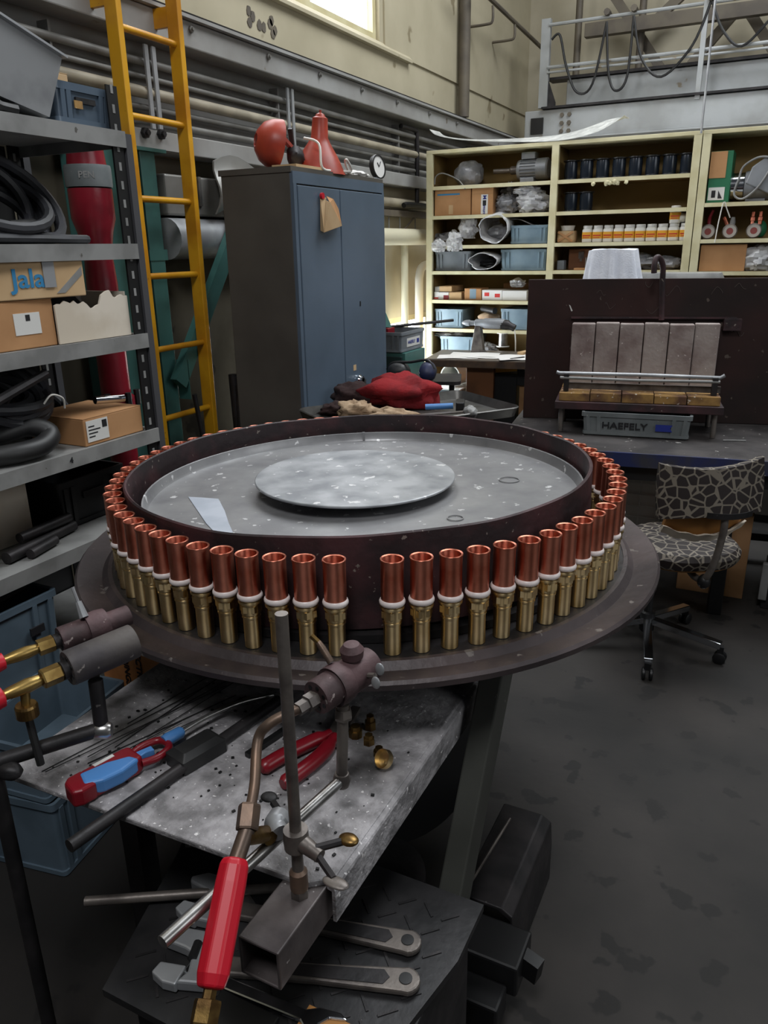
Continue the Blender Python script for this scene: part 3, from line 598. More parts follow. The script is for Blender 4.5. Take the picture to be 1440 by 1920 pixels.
thing(G().bar((-2.0, 1.40, 1.610), (-1.97, 1.70, 1.610), .05, .004), 'black_folder', m_rubber, 'flat black sheet lying on the blue-lettered carton', 'sheet', smooth=0)
# fourth shelf
coil('cable_coil', 'heap of thick black welding cable on the fourth rack shelf', (-2.10, 1.56, 1.12), .14, .0165, 10, 8, 15, 55, group='black cable coils')
coil('cable_coil', 'smaller coil of black cable behind the long carton on the fourth rack shelf', (-2.26, 1.82, 1.04), .10, .012, 6, 11, 30, 60, group='black cable coils')
thing(G().tube(smoothpath([(-1.955, 1.60, 1.19), (-1.94, 1.62, 1.215), (-1.935, 1.655, 1.20), (-1.95, 1.67, 1.165)], 4), .003, 6), 'cable_tie', m_pvc, 'white tie round the black cable on the fourth rack shelf', 'tie')
t = T('hose_coupling', 'chrome hose coupling lying above the long carton, fourth rack shelf', 'coupling', (-2.0, 1.86, 1.137))
P(G().tube([(-1.99, 1.83, 1.158), (-1.97, 1.92, 1.150)], .013, 12), 'sleeve', m_chrome, t)
P(G().tube([(-1.97, 1.92, 1.150), (-1.966, 1.935, 1.1495)], .0125, 12), 'collar', m_chrome, t)
thing(G().tube(smoothpath([(-2.0, 1.36, 1.07), (-1.94, 1.46, 1.07), (-1.93, 1.55, 1.075), (-1.95, 1.60, 1.10), (-1.99, 1.56, 1.125), (-2.02, 1.47, 1.11), (-2.08, 1.38, 1.075)], 6), .030, 10), 'thick_hose', m_rubber, 'fat black hose loop in front on the fourth rack shelf', 'hose')
t = carton('cardboard_box', m_card, 'long shallow brown carton with a printed white label, fourth rack shelf', -2.16, -1.915, 1.70, 1.956, 1.036, 1.125, 0)
P(G().box(.123, .1245, -.118, -.028, .012, .08), 'shipping_label', m_label, t, smooth=0, off=V())
for k in range(4): P(G().box(.1245, .125, -.111, -.111+.025+.012*(k % 3), .026+.011*k, .030+.011*k), 'label_print', m_ink, t, smooth=0, off=V())
P(G().box(.1245, .125, -.053, -.033, .05, .074), 'label_print', m_ink, t, smooth=0, off=V())
thing(G().tube([(-1.93, 1.36, 1.21), (-1.925, 1.60, 1.285)], .014, 8), 'probe_rod', m_dark, 'dark rod with a pale edge slanting over the cable heap', 'rod')
# fifth shelf
for i, (a, b, r, la) in enumerate((((-1.98, 1.40, .756), (-2.03, 1.70, .756), .019, 'dark steel pipe piece lying lengthwise on the fifth rack shelf'), ((-1.95, 1.46, .753), (-1.98, 1.58, .753), .016, 'dark steel pipe piece nearest the lip of the fifth rack shelf'),
        ((-2.0, 1.47, .793), (-2.02, 1.68, .792), .016, 'short dark pipe on top of the others, fifth rack shelf'))):
    thing(G().tube([a, b], r, 12), 'pipe_piece', m_dark, la, 'pipe', 'pipe pieces on the fifth shelf')
crate('storage_crate', 'black plastic crate at the far end of the fifth rack shelf', (-2.2, 1.83, .736), 90, .30, .30, .16, m_black)
carton('cardboard_box', m_whitecard, 'grey-white carton at the frame side of the fifth rack shelf', -2.36, -2.1, 1.30, 1.60, .736, 1.0)
thing(G().lathe([(.0, 0), (.085, 0), (.10, .20), (.105, .20), (.105, .215), (.097, .215), (.08, .01), (0, .01)], Matrix.Translation((-2.015, 1.265, .737)), 24), 'plastic_bucket', m_pvc, 'white bucket rim at the left end of the fifth rack shelf', 'bucket')
# bottom shelf
t = crate('storage_crate', 'light blue-grey crate marked with a small black tag, bottom rack shelf', (-2.10, 1.22, .361), 90, .58, .36, .26, m_crateshade, handle=False)
P(G().box(.17, .22, -.184, -.178, .15, .175), 'tag', m_ink, t, smooth=0)
thing(G().tube(smoothpath([(-2.0, 1.1, .64), (-1.98, 1.3, .64), (-2.0, 1.45, .642), (-2.08, 1.50, .645)], 5), .018, 8), 'rubber_hose', m_rubber, 'black hose spilling over the light blue-grey crate, bottom rack shelf', 'hose')
crate('storage_crate', 'blue-grey crate standing on the floor below the two torches', (-1.70, 1.24, .0), 100, .36, .26, .24, m_crateshade, handle=False)
crate('storage_crate', 'second blue-grey crate stacked on the floor crate below the torches', (-1.70, 1.24, .245), 97, .36, .26, .17, m_crateshade, handle=True)
t = carton('cardboard_box', m_orange, 'orange carton with black lettering behind the workbench corner', -1.72, -1.36, 1.46, 1.80, .30, .60, -8)
OFF[t.name] = V(t.location)
text('ELECTR KS', .034, V(t.location)+V((.004, -.1725, .155)), (0, -1, 0), m_ink, t, up=(1, 0, 0))
text('DINGS', .034, V(t.location)+V((-.055, -.1725, .125)), (0, -1, 0), m_ink, t, up=(1, 0, 0))
carton('cardboard_box', m_carddark, 'dusty carton under the orange carton behind the workbench', -1.74, -1.34, 1.44, 1.82, 0, .298, -6)


# ---------------------------------------------------------------- turntable, drum, pan, disc and the ring of fittings
TC = V((-.935, 1.755, 0))
mt = Matrix.Translation(TC)
t = T('turntable', 'round dark steel turntable flange carrying the ring of fittings', 'turntable', TC)
P(G().lathe([(.70, .838), (.755, .846), (.762, .850), (.763, .862), (.757, .868), (.735, .862), (.70, .855), (.685, .868), (.675, .868), (.675, .845)], mt, 96, close=True), 'flange', m_flange, t)
P(G().lathe([(.57, .845), (.676, .845), (.676, .866), (.57, .866)], mt, 96, close=True), 'fitting_track', m_dark, t, smooth=20)
P(G().lathe([(0, .80), (.50, .80), (.68, .83), (.68, .846), (0, .846)], mt, 64), 'underside', m_dark, t)
P(G().lathe([(.11, .701), (.11, .80)], mt, 32), 'pedestal', m_dark, t)
P(G().lathe([(.26, .701), (.26, .715), (.11, .73)], mt, 40), 'foot', m_dark, t)
# the drum leans a touch to the right of the frame, as the sheet ring is not true
md = mt @ Matrix.Rotation(math.radians(-1.3), 4, 'Y')
t = T('steel_drum', 'rusty dark steel drum ring standing inside the circle of fittings', 'drum', TC+V((0, 0, .868)))
g = G(); loops = []
random.seed(2)
for r, z in ((.606, .885), (.606, 1.0), (.606, 1.083), (.602, 1.086), (.598, 1.083), (.598, .885)):
    loops.append([md @ V(((r+.0012*math.sin(3*a+1)+.0008*math.sin(7*a))*math.cos(a), (r+.0012*math.sin(3*a+1)+.0008*math.sin(7*a))*math.sin(a), z+(.0015*math.sin(5*a)+.001*math.sin(13*a) if z > 1.05 else 0))) for a in [2*PI*k/128 for k in range(128)]])
P(G().loft(loops, caps=False, close=True), 'drum_wall', m_rust, t, smooth=30)
P(G().lathe([(.56, .868), (.612, .868), (.612, .886), (.56, .886)], mt, 96, close=True), 'base_ring', m_dark, t, smooth=20)
t = T('lid_pan', 'shallow scuffed zinc pan lying in the drum, spotted with white', 'pan', TC+V((.03, 0, 1.0)))
mp = Matrix.Translation((.015, -.005, 0)) @ md
P(G().lathe([(0, 1.006), (.565, 1.006), (.569, 1.012), (.573, 1.032), (.577, 1.033), (.578, 1.030), (.574, 1.003), (.57, .999), (0, .999)], mp, 112), 'pan_sheet', m_pan, t, smooth=30)
for a in (118, 250): P(G().box(.565, .5765, -.004, .004, 1.006, 1.035, mp @ Matrix.Rotation(math.radians(a), 4, 'Z')), 'rim_seam', m_pan, t, smooth=0)
P(G().lathe([(.05, 1.006), (.05, 1.0345)], mp, 24), 'spacer', m_dark, t)
for s_ in (1, -1): P(G().add([], []).bar(mp @ V((s_*.25, .0, .990)), mp @ V((s_*.58, .0, .990)), .03, .015), 'support_bar', m_dark, t, smooth=0)
dc = V((-.965, 1.742, 0))
t = T('cover_disc', 'flat round scuffed zinc disc raised on the middle of the pan', 'disc', dc+V((0, 0, 1.036)))
P(G().lathe([(0, 1.0365), (.266, 1.0365), (.268, 1.039), (.268, 1.042), (.266, 1.0435), (0, 1.0435)], Matrix.Translation(dc), 96), 'disc_plate', m_disc, t, smooth=20)
for i, (x, y, r, k) in enumerate(((-.62, 1.60, .020, 0), (-.60, 1.95, .028, 1), (-.86, 1.34, .014, 0), (-.75, 1.345, .011, 0))):
    g = G().lathe([(r, 0), (r-.0025, 0), (r-.0025, .002), (r, .002)], Matrix.Translation((x, y, 1.0072+.0227*(x+.935))), 22, close=True)
    thing(g, 'washer', m_pan, ('thin metal ring lying on the zinc pan right of the disc', 'pale wide ring at the far right of the zinc pan', 'thin wire ring lying at the front left of the zinc pan', 'small wire ring at the front middle of the zinc pan')[i], 'ring', 'rings on the pan')
# thin pale layer added to the pan as a brighter patch
pp = [((-1.351, 1.514, 1.020)), ((-1.310, 1.522, 1.020)), ((-1.261, 1.528, 1.020)), ((-1.181, 1.451, 1.020)), ((-1.114, 1.379, 1.020)), ((-1.029, 1.294, 1.020)), ((-1.089, 1.302, 1.020)), ((-1.164, 1.357, 1.020)), ((-1.233, 1.415, 1.020))]
k = len(pp)
thing(G().add([V((p[0], p[1], 1.0071+.0227*(p[0]+.9427))) for p in pp]+[V((p[0], p[1], 1.0077+.0227*(p[0]+.9427))) for p in pp], [tuple(range(k)), tuple(range(k, 2*k))]+[(i, (i+1) % k, k+(i+1) % k, k+i) for i in range(k)]), 'pale_sheet',
      M('pale_pan_patch', '#b4bac4', 0.6, 0, '#a4abb6', 9), 'pale blue-grey patch lying flat at the left of the zinc pan', 'sheet', smooth=0)

def fitting():
    t = T('pipe_fitting', 'x', 'fitting', (0, 0, .868), local=True)
    P(G().lathe([(.0160, .0), (.0174, .0012), (.0174, .0655), (.0190, .0660), (.0190, .0695), (.0178, .0700), (.0178, .0735), (.0200, .0740), (.0200, .0955), (.0214, .0960), (.0214, .0975), (.0240, .0980), (.0244, .1000), (.0240, .1028), (.0205, .1035), (.0180, .107)], None, 28), 'brass_body', m_brass, t, smooth=32)
    hx = [V((.0226*math.cos(k*PI/3), .0226*math.sin(k*PI/3), 0)) for k in range(6)]
    P(G().prism(hx, .0790, .0930), 'hexagon', m_brass, t, smooth=0)
    P(G().lathe([(.0205, .1085), (.0236, .1055), (.0255, .1085), (.0256, .112), (.0243, .1155), (.0222, .117), (.0215, .114)], None, 28, close=True), 'white_ring', m_ceramic, t, smooth=60)
    P(G().lathe([(.0218, .1155), (.0221, .118), (.0221, .192), (.0232, .1965), (.0234, .1985), (.0228, .1995), (.0196, .1985), (.0186, .194), (.0186, .13), (.0, .13)], None, 30, caps=False), 'copper_sleeve', m_copper, t, smooth=32)
    return t
f0 = fitting(); f0['group'] = 'fittings ringed round the drum'
step = 350.5/68; seq = []
for k in range(35): seq.append((-67.9-step*k, 'copper-topped brass fitting, %s round to the left from the front gap' % ORD[k]))
for k in range(34): seq.append((-58.3+step*k, 'copper-topped brass fitting, %s round to the right from the front gap' % ORD[k]))
random.seed(21)
for i, (a, lab) in enumerate(seq):
    r = .648+random.uniform(-.002, .002)
    p = TC + V((r*math.cos(math.radians(a)), r*math.sin(math.radians(a)), .8665))
    o = f0 if i == 0 else dup(f0, p)
    o.location = p; o.rotation_euler = (random.uniform(-.008, .008), random.uniform(-.008, .008), random.uniform(0, 6.28)); o['label'] = lab

# ---------------------------------------------------------------- steel work bench under the turntable
t = T('work_bench', 'splashed grey steel sheet bench top with a folded edge and splayed legs', 'bench', (-.84, 1.1, 0))
P(G().prism([(-1.185, .752), (-.535, .772), (-.500, .80), (-.500, 2.3), (-1.205, 2.3), (-1.205, 1.1), (-1.20, .86)], .688, .70), 'bench_top', m_benchtop, t, smooth=0, bevel=.003)
P(G().prism([(.0, .70), (.012, .694), (.014, .69), (.014, .63), (.008, .63), (.008, .688), (0, .69)], -2.3, -.785, Matrix(((1,0,0,-.505),(0,0,-1,0),(0,1,0,0),(0,0,0,1)))), 'folded_edge', m_benchtop, t, smooth=0)
P(G().loft([[V((x, .655, z)) for x, z in ((-.578, .69), (-.508, .69), (-.508, .62), (-.578, .62))], [V((x, 2.3, z)) for x, z in ((-.578, .69), (-.508, .69), (-.508, .62), (-.578, .62))],
            [V((x, 2.3, z)) for x, z in ((-.573, .685), (-.513, .685), (-.513, .625), (-.573, .625))], [V((x, .655, z)) for x, z in ((-.573, .685), (-.513, .685), (-.513, .625), (-.573, .625))]], caps=False, close=True), 'square_tube', m_tube, t, smooth=0, bevel=.003)
le = P(G().bar((-.44, 1.42, .80), (-.47, 1.08, 0), .085, .05, (1, 0, 0)), 'splayed_leg', M('grey_green_paint', '#4c4d48', .5, .1, '#43443f', 5, spot='#7d7a74', ssc=50, sth=.74), t, smooth=0, bevel=.004)
for k in (.12, .46, .80):
    for dx in (-.018, .018):
        c = V((-.44, 1.42, .80)).lerp(V((-.47, 1.08, 0)), k)
        P(G().box(-.006, .006, -.0275, -.0255, -.014, .014, Matrix.Translation(c) @ Matrix.Rotation(math.radians(-23), 4, 'X') @ Matrix.Translation((dx, 0, 0))), 'slot', m_black, le, smooth=0)
P(G().bar((-1.17, 2.2, .69), (-1.17, 2.2, 0), .06, .06), 'rear_leg', m_dark, t, smooth=0)
P(G().bar((-1.14, 1.0, .69), (-1.14, 1.0, 0), .05, .05), 'front_leg', m_dark, t, smooth=0)
P(G().bar((-.85, 2.25, .69), (-.85, 2.25, 0), .06, .06), 'rear_leg', m_dark, t, smooth=0)
# lower shelf with checker plate
t = T('tool_shelf', 'black checker plate tool shelf low under the front of the bench', 'shelf', (-.68, .85, 0))
P(G().prism([(-.842, .62), (-.40, .62), (-.34, .92), (-.34, 1.05), (-.99, 1.05), (-.93, .90)], .47, .485), 'checker_plate', m_checker, t, smooth=0)
g = G(); random.seed(1)
for i in range(15):
    for j in range(9):
        x = -.93+.042*i+(.021 if j % 2 else 0); y = .66+.042*j
        if x > -.86+max(0, .9-y)*.1 and x > -.84-(y-.62)*.32+.02 and x < -.37:
            a = math.radians(45 if (i+j) % 2 else -45)
            g.box(-.017, .017, -.0022, .0022, 0, .0018, Matrix.Translation((x, y, .485)) @ Matrix.Rotation(a, 4, 'Z'))
P(g, 'tread_bars', m_dark, t, smooth=0, kind='stuff')
P(G().box(-.82, -.36, .66, 1.03, .10, .47), 'box_base', m_dark, t, smooth=0, bevel=.004)
P(G().box(-.80, -.38, .68, 1.0, .0, .10), 'plinth', m_black, t, smooth=0)

# tools on the lower shelf
def adjustable(label, loc, rz, L, mat, tilt=0):
    t = T('adjustable_wrench', label, 'wrench', loc, rz, 'adjustable wrenches on the tool shelf', local=True)
    P(G().prism([(-.02, .019), (.03, .017)] + [(L*.5, .016), (L-.03, .022)] + arc((L-.024, 0), .024, 80, -80, 8)[0:] + [(L-.03, -.022), (L*.5, -.016), (.03, -.017), (-.02, -.019)], 0, .013), 'handle', mat, t, smooth=0, bevel=.004)
    P(G().prism([(.06, .009), (L-.06, .013), (L-.05, 0), (L-.06, -.013), (.06, -.009)], .0131, .0142), 'handle_web', m_dark, t, smooth=0)
    P(G().lathe([(.011, .0128), (.011, .0145), (.009, .0146)], Matrix.Translation((L-.024, 0, 0)), 18), 'hanging_hole', m_black, t)
    P(G().prism([(.0, .03), (-.03, .054), (-.07, .058), (-.098, .042), (-.094, .030), (-.055, .018), (-.038, .010), (-.034, -.026), (-.048, -.046), (-.0, -.046)], -.000, .022), 'head', m_galv, t, smooth=0, bevel=.004)
    P(G().prism([(-.040, -.014), (-.086, -.010), (-.094, -.030), (-.07, -.046), (-.046, -.050)], .000, .020), 'sliding_jaw', m_galv, t, smooth=0, bevel=.003)
    P(G().tube([(-.034, -.004, .0215), (-.034, .028, .0215)], .008, 10), 'worm_screw', m_dark, t)
    return t
adjustable('big adjustable wrench lying open-jawed in front of the square tube', (-.70, .728, .488), 20.5, .345, m_steel)
adjustable('second adjustable wrench partly under the square tube', (-.745, .835, .488), 13, .35, m_steel)
t = T('open_end_wrench', 'chrome open-ended spanner poking out below the big adjustable wrench', 'wrench', (-.60, .715, .4875), 3, local=True)
P(G().prism([(-.14, .012), (.08, .010), (.10, .022), (.135, .026), (.15, .018), (.122, .010), (.112, -.004), (.128, -.016), (.152, -.018), (.14, -.032), (.105, -.028), (.08, -.010), (-.14, -.012)], 0, .008), 'spanner_body', m_chrome, t, smooth=0, bevel=.003)
t = T('open_end_wrench', 'small open-ended spanner behind the red torch handle', 'wrench', (-.72, .86, .487), 150, local=True)
P(G().prism([(-.10, .009), (.06, .008), (.08, .018), (.11, .02), (.12, .012), (.10, .006), (.095, -.004), (.105, -.012), (.122, -.014), (.11, -.025), (.08, -.02), (.06, -.008), (-.10, -.009)], 0, .007), 'spanner_body', m_bright, t, smooth=0, bevel=.002)
thing(G().tube([(-.993, .729, .50), (-.66, .925, .502)], .009, 10), 'steel_rod', m_steel, 'grey steel rod jutting left over the checker plate', 'rod')
t = T('hex_bolt', 'small hex bolt lying on the back of the checker plate', 'bolt', (-.90, .94, .486), 30, local=True)
P(G().tube([(-.03, 0, .006), (.02, 0, .006)], .005, 8), 'shank', m_steel, t)
P(G().lathe([(.009, 0), (.009, .008)], frame((.02, 0, .008), (1, 0, 0)), 6), 'bolt_head', m_steel, t, smooth=0)
thing(G().lathe([(.022, 0), (.014, 0), (.014, .01), (.022, .01)], Matrix.Translation((-.80, .95, .487)), 6, close=True), 'hex_nut', m_dark, 'black nut lying on the checker plate beside the red handle', 'nut', smooth=0)
thing(G().tube(smoothpath([(-.72, .99, .492), (-.70, 1.01, .492), (-.69, .98, .492), (-.71, .955, .492), (-.73, .97, .492)], 5), .004, 7), 'wire_hook', m_dark, 'bent dark wire hook on the checker plate', 'hook')
thing(G().box(-.66, -.55, .64, .70, .486, .496), 'black_file_box', m_black, 'flat black case at the front of the tool shelf', 'case', smooth=0, bevel=.002)
thing(G().box(-.52, -.40, .65, .74, .485, .492), 'rusty_plate', m_orangewood, 'rust-brown scrap plate under the chrome spanner', 'plate', smooth=0)

# ---------------------------------------------------------------- things on the bench top
t = T('gas_lighter', 'red and blue long-necked gas lighter lying on the bench', 'lighter', (-.965, .89, .70))
A = V((-1.005, .745, .716)); B = V((-.945, .985, .716)); d = (B-A).normalized(); nrm = V((d.y, -d.x, 0)); L = (B-A).length
Q = Matrix(((nrm.x*1.35, d.x, 0, A.x), (nrm.y*1.35, d.y, 0, A.y), (0, 0, 1.15, .702), (0, 0, 0, 1)))
P(G().prism([(-.012, 0), (.014, -.004), (.02, .012), (.020, .04), (-.02, .04), (-.02, .012)], 0, .03, Q), 'end_cap', m_redplastic, t, smooth=0, bevel=.006, seg=3)
P(G().prism([(-.02, .035), (.019, .035), (.021, .12), (.016, .135), (-.018, .135), (-.021, .12)], 0.001, .029, Q), 'body', m_redplastic, t, smooth=0, bevel=.006, seg=3)
P(G().prism([(-.014, .03), (.012, .02), (.023, .05), (.026, .085), (.020, .125), (.004, .118), (-.008, .08)], 0.006, .0315, Q), 'blue_grip', m_blueplastic, t, smooth=0, bevel=.006, seg=3)
P(G().box(-.0215, -.0175, .045, .10, .006, .025, Q).box(-.018, -.012, .06, .10, .0285, .0297, Q), 'paper_label', m_label, t, smooth=0)
P(G().tube([Q @ V(p) for p in smoothpath([(-.012, .13, .015), (-.017, .16, .015), (-.012, .19, .015), (.002, .198, .015), (.016, .19, .015), (.022, .16, .015), (.016, .132, .015)], 5)], .0075, 10), 'trigger_guard', m_redplastic, t)
P(G().prism([(-.006, .135), (.008, .135), (.006, .15), (.010, .165), (-.002, .168)], .006, .022, Q), 'trigger', m_blueplastic, t, smooth=0, bevel=.002)
P(G().lathe([(.011, 0), (.013, .01), (.012, .04), (.008, .045)], frame(Q @ V((-.002, .195, .016)), d), 16), 'nozzle_holder', m_blueplastic, t)
P(G().tube([Q @ V(p) for p in smoothpath([(-.002, .235, .016), (-.002, .30, .018), (.006, .38, .016), (.02, .45, .008)], 6)], .0055, 10), 'flexible_neck', m_bright, t)
t = T('black_block', 'black tapered rubber block lying beside the lighter', 'block', (-.885, .945, .70))
P(G().loft([rr(.06, .10, .004, 0), rr(.058, .10, .004, .026), rr(.034, .075, .004, .036)], m=rotz((-.888, .945, .701), -14)), 'wedge', m_rubber, t, smooth=20)
thing(G().tube([(-.845, 1.16, .714), (-.913, .66, .714)], .0115, 12), 'steel_tube', m_dark, 'dark steel tube lying across the bench and jutting over its front', 'tube')
random.seed(31)
wires = [((-1.125, .785), (-1.03, 1.16)), ((-1.115, .785), (-.99, 1.17)), ((-1.075, .85), (-1.00, 1.22)), ((-1.065, .84), (-.95, 1.15)), ((-1.045, .83), (-.99, 1.02)), ((-1.035, .80), (-.995, .955)),
         ((-1.055, .90), (-1.03, 1.19)), ((-1.02, .95), (-.975, 1.25)), ((-.985, .98), (-.93, 1.16)), ((-1.09, .97), (-1.05, 1.21))]
for i, (a, b) in enumerate(wires):
    thing(G().tube([(a[0], a[1], .7015+.0022*(i % 3)), (b[0], b[1], .7015+.0022*((i+1) % 3))], .0011, 6), 'filler_wire', m_dark, 'thin dark filler wire on the bench, %s in the spread of wires' % ORD[i], 'wire', 'filler wires on the bench')
def grip_plier(t, pts, r): P(G().tube(smoothpath(pts, 5), r, 12), 'handle', m_redplastic, t)
t = T('pliers', 'worn red-handled pliers lying on the bench behind the rod', 'pliers', (-.71, 1.02, .70))
grip_plier(t, [(-.745, .955, .714), (-.73, 1.0, .716), (-.705, 1.06, .715), (-.685, 1.105, .713)], [.010]+[.0145]*12+[.010]*3)
grip_plier(t, [(-.685, .935, .714), (-.672, .985, .716), (-.665, 1.04, .716), (-.672, 1.10, .713)], [.010]+[.0145]*12+[.010]*3)
P(G().loft([rr(.032, .05, .008, 0), rr(.028, .046, .008, .012)], m=rotz((-.678, 1.125, .708), 10)), 'pivot', m_steel, t)
P(G().prism([(-.014, .0), (.014, 0), (.009, .06), (-.009, .06)], 0, .01, rotz((-.676, 1.145, .708), 4)), 'jaws', m_steel, t, smooth=0)
thing(G().bar((-.80, .985, .706), (-.775, 1.10, .708), .012, .010), 'hex_key', m_black, 'small black folded key tool beside the steel tube', 'tool', smooth=0)
for i, (x, y, r, h) in enumerate(((-.645, 1.135, .014, .024), (-.61, 1.125, .012, .02), (-.575, 1.10, .011, .018), (-.63, 1.17, .012, .03))):
    thing(G().lathe([(r, 0), (r, h*.6), (r*.7, h*.65), (r*.7, h), (r*.4, h)], Matrix.Translation((x, y, .7005)), 6 if i % 2 else 8), 'brass_fitting', m_brass_old, ('tarnished brass fitting nearest the post foot', 'tarnished brass fitting in the middle of the small row', 'small tarnished brass nut nearest the cap', 'taller tarnished brass fitting at the back of the small row')[i], 'fitting', 'loose brass fittings on the bench', smooth=0)
thing(G().lathe([(.0, 0), (.015, 0), (.018, .004), (.018, .016), (.0165, .016), (.0165, .004), (.0, .003)], frame((-.545, 1.075, .717), (-.35, -.75, .56)), 20), 'brass_cup', m_brass, 'small brass cap tipped on its side near the bench edge', 'cap')
random.seed(17)
g = G()
for k in range(130):
    x = random.uniform(-1.12, -.52); y = random.uniform(.80, 1.2); s_ = random.uniform(.001, .0032)
    g.box(-s_, s_, -s_*.7, s_*.7, 0, s_, rotz((x, y, .7004), random.uniform(0, 90)))
props(P(g, 'slag_crumbs', m_black, smooth=0), 'black slag crumbs scattered over the bench top', 'crumbs', kind='stuff')

# ---------------------------------------------------------------- torch stand: rod, clamp, arm and centre torch
t = T('torch_stand', 'upright steel rod with clamp and arm standing on the square tube', 'stand', (-.537, .757, .69))
P(G().tube([(-.537, .757, .70), (-.537, .757, 1.165)], .009, 16), 'rod', m_steel, t)
P(G().lathe([(.0145, 0), (.0145, .014)], Matrix.Translation((-.537, .757, .6905)), 6), 'base_nut', m_steel, t, smooth=0)
P(G().lathe([(.014, .014), (.014, .045), (.0095, .05)], Matrix.Translation((-.537, .757, .6905)), 12), 'rusty_socket', m_pipe_old, t)
P(G().tube([(-.607, .545, .775), (-.549, .915, .785)], .0095, 14), 'long_arm', m_bright, t)
P(G().tube([(-.549, .915, .785), (-.5475, .925, .924)], .0095, 14), 'short_post', m_steel, t)
P(G().lathe([(.0, -.014), (.012, -.012), (.015, 0), (.012, .012), (0, .014)], Matrix.Translation((-.549, .915, .785)), 14), 'elbow', m_steel, t)
P(G().lathe([(.015, 0), (.016, .005), (.013, .018)], Matrix.Translation((-.5475, .925, .898)), 6), 'post_nut', m_steel, t, smooth=0)
P(G().tube(smoothpath([(-.562, .752, .80), (-.575, .762, .802), (-.580, .78, .80)], 4), [.015]*4+[.019]*5, 12), 'clamp_boss', m_galv, t)
P(G().lathe([(.0185, -.016), (.0195, 0), (.0185, .016)], Matrix.Translation((-.537, .757, .797)), 16), 'clamp_collar', m_steel, t)
P(G().tube([(-.537, .757, .797), (-.49, .748, .79)], [.014, .010], 12), 'clamp_arm', m_steel, t)
P(G().tube([(-.50, .75, .792), (-.456, .726, .783)], .0055, 8), 'clamp_screw', m_dark, t)
P(G().blob((-.45, .722, .782), (.021, .011, .004), .05, 1, 2, flat=False), 'wing', m_steel, t)
P(G().tube([(-.50, .752, .797), (-.466, .779, .802)], .006, 8), 'clamp_screw', m_dark, t)
P(G().blob((-.462, .782, .803), (.016, .012, .007), .05, 1, 3, flat=False), 'wing', m_brass_old, t)
P(G().tube([(-.58, .785, .80), (-.61, .805, .798)], .006, 8), 'clamp_screw', m_dark, t)
P(G().blob((-.625, .815, .797), (.014, .012, .004), .05, 1, 4, flat=False), 'wing', m_dark, t)

def torch(name, label, c0, ax, r, L):
    t = T(name, label, 'torch', c0, group='gas torches aimed at the ring')
    m = frame(c0, ax)
    P(G().lathe([(0, 0), (r*.96, 0), (r, .003), (r, L), (r*.93, L), (r*.93, L*.3), (0, L*.3)], m, 30), 'burner_cup', m_oxide if r < .03 else m_cup, t, smooth=35)
    for k in range(7):
        a = 2*PI*k/7
        P(G().lathe([(r*.13, -.0006), (r*.13, .0004)], m @ Matrix.Translation((r*.66*math.cos(a), r*.66*math.sin(a), 0)), 10), 'air_hole', m_black, t, smooth=20)
    return t, m
ct, cm = torch('gas_torch', 'centre gas torch with a plum heat-tinted cup and tall red handle', (-.570, .882, .955), (.26, .965, .05), .0285, .075)
P(G().lathe([(.0, -.040), (.011, -.040), (.011, -.022), (.0145, -.021), (.0145, -.004), (.011, -.003), (.011, 0)], cm, 6), 'gas_nut', m_steel, ct, smooth=0)
P(G().lathe([(.0298, .036), (.034, .034), (.035, .05), (.033, .062), (.030, .064)], cm, 30), 'collar', m_oxide, ct)
P(G().lathe([(.0305, .064), (.0300, .10), (.0285, .125), (.026, .125), (.026, .064)], cm, 30), 'flame_nozzle', m_oxide, ct)
P(G().lathe([(.0, 0), (.018, .004), (.020, .018), (.013, .028), (0, .03)], cm @ Matrix.Translation((.0, .028, .085)) @ Matrix.Rotation(math.radians(-90), 4, 'X'), 18), 'nozzle_boss', m_oxide, ct)
sc = cm @ V((-.031, .006, .09)); xd = (cm.to_3x3() @ V((-1, .35, 0))).normalized()
P(G().tube([sc-xd*.006, sc+xd*.014], .005, 8), 'clamp_screw', m_steel, ct)
P(G().blob(sc+xd*.02+V((.003, .002, .012)), (.008, .004, .011), .05, 1, 5, flat=False).blob(sc+xd*.02+V((-.003, -.002, -.012)), (.008, .004, .011), .05, 1, 6, flat=False), 'wing_nut', m_galv, ct)
pa = cm @ V((.014, .034, .05))
P(G().tube([pa, pa+V((-.018, .004, .020)), pa+V((-.026, .006, .028))], [.006, .006, .0045], 10), 'pilot_jet', m_pipe_old, ct)
P(G().tube([pa+V((-.024, .006, .026)), pa+V((-.038, .004, .038))], .0045, 8), 'pilot_tip', m_brass_old, ct)
bend = smoothpath([cm @ V((0, 0, -.036)), (-.590, .835, .950), (-.612, .812, .938), (-.624, .797, .915), (-0.602, 0.753, 0.874), (-0.590, 0.722, 0.854)], 7)
P(G().tube(bend, .0082, 12), 'gas_pipe', m_pipe_old, ct)
h0, h1, h2, h3 = V((-0.594, 0.728, 0.859)), V((-0.582, 0.702, 0.839)), V((-0.578, 0.680, 0.822)), V((-0.578, 0.667, 0.817))
hb = V((-0.539, 0.551, 0.726)); ax = (hb-h3).normalized()
P(G().lathe([(.0155, 0), (.0165, .003), (.0165, .033), (.0155, .036)], frame(h0, h1-h0), 6), 'hex_union', m_pipe_old, ct, smooth=0)
P(G().tube([h1, h3+ax*.01], .0115, 14), 'valve_body', m_pipe_old, ct)
P(G().tube([h1.lerp(h2, .35), V((-.58, .742, .80)), V((-.568, .738, .80))], [.0125, .0125, .0115], 14), 'side_stub', m_brass_old, ct)
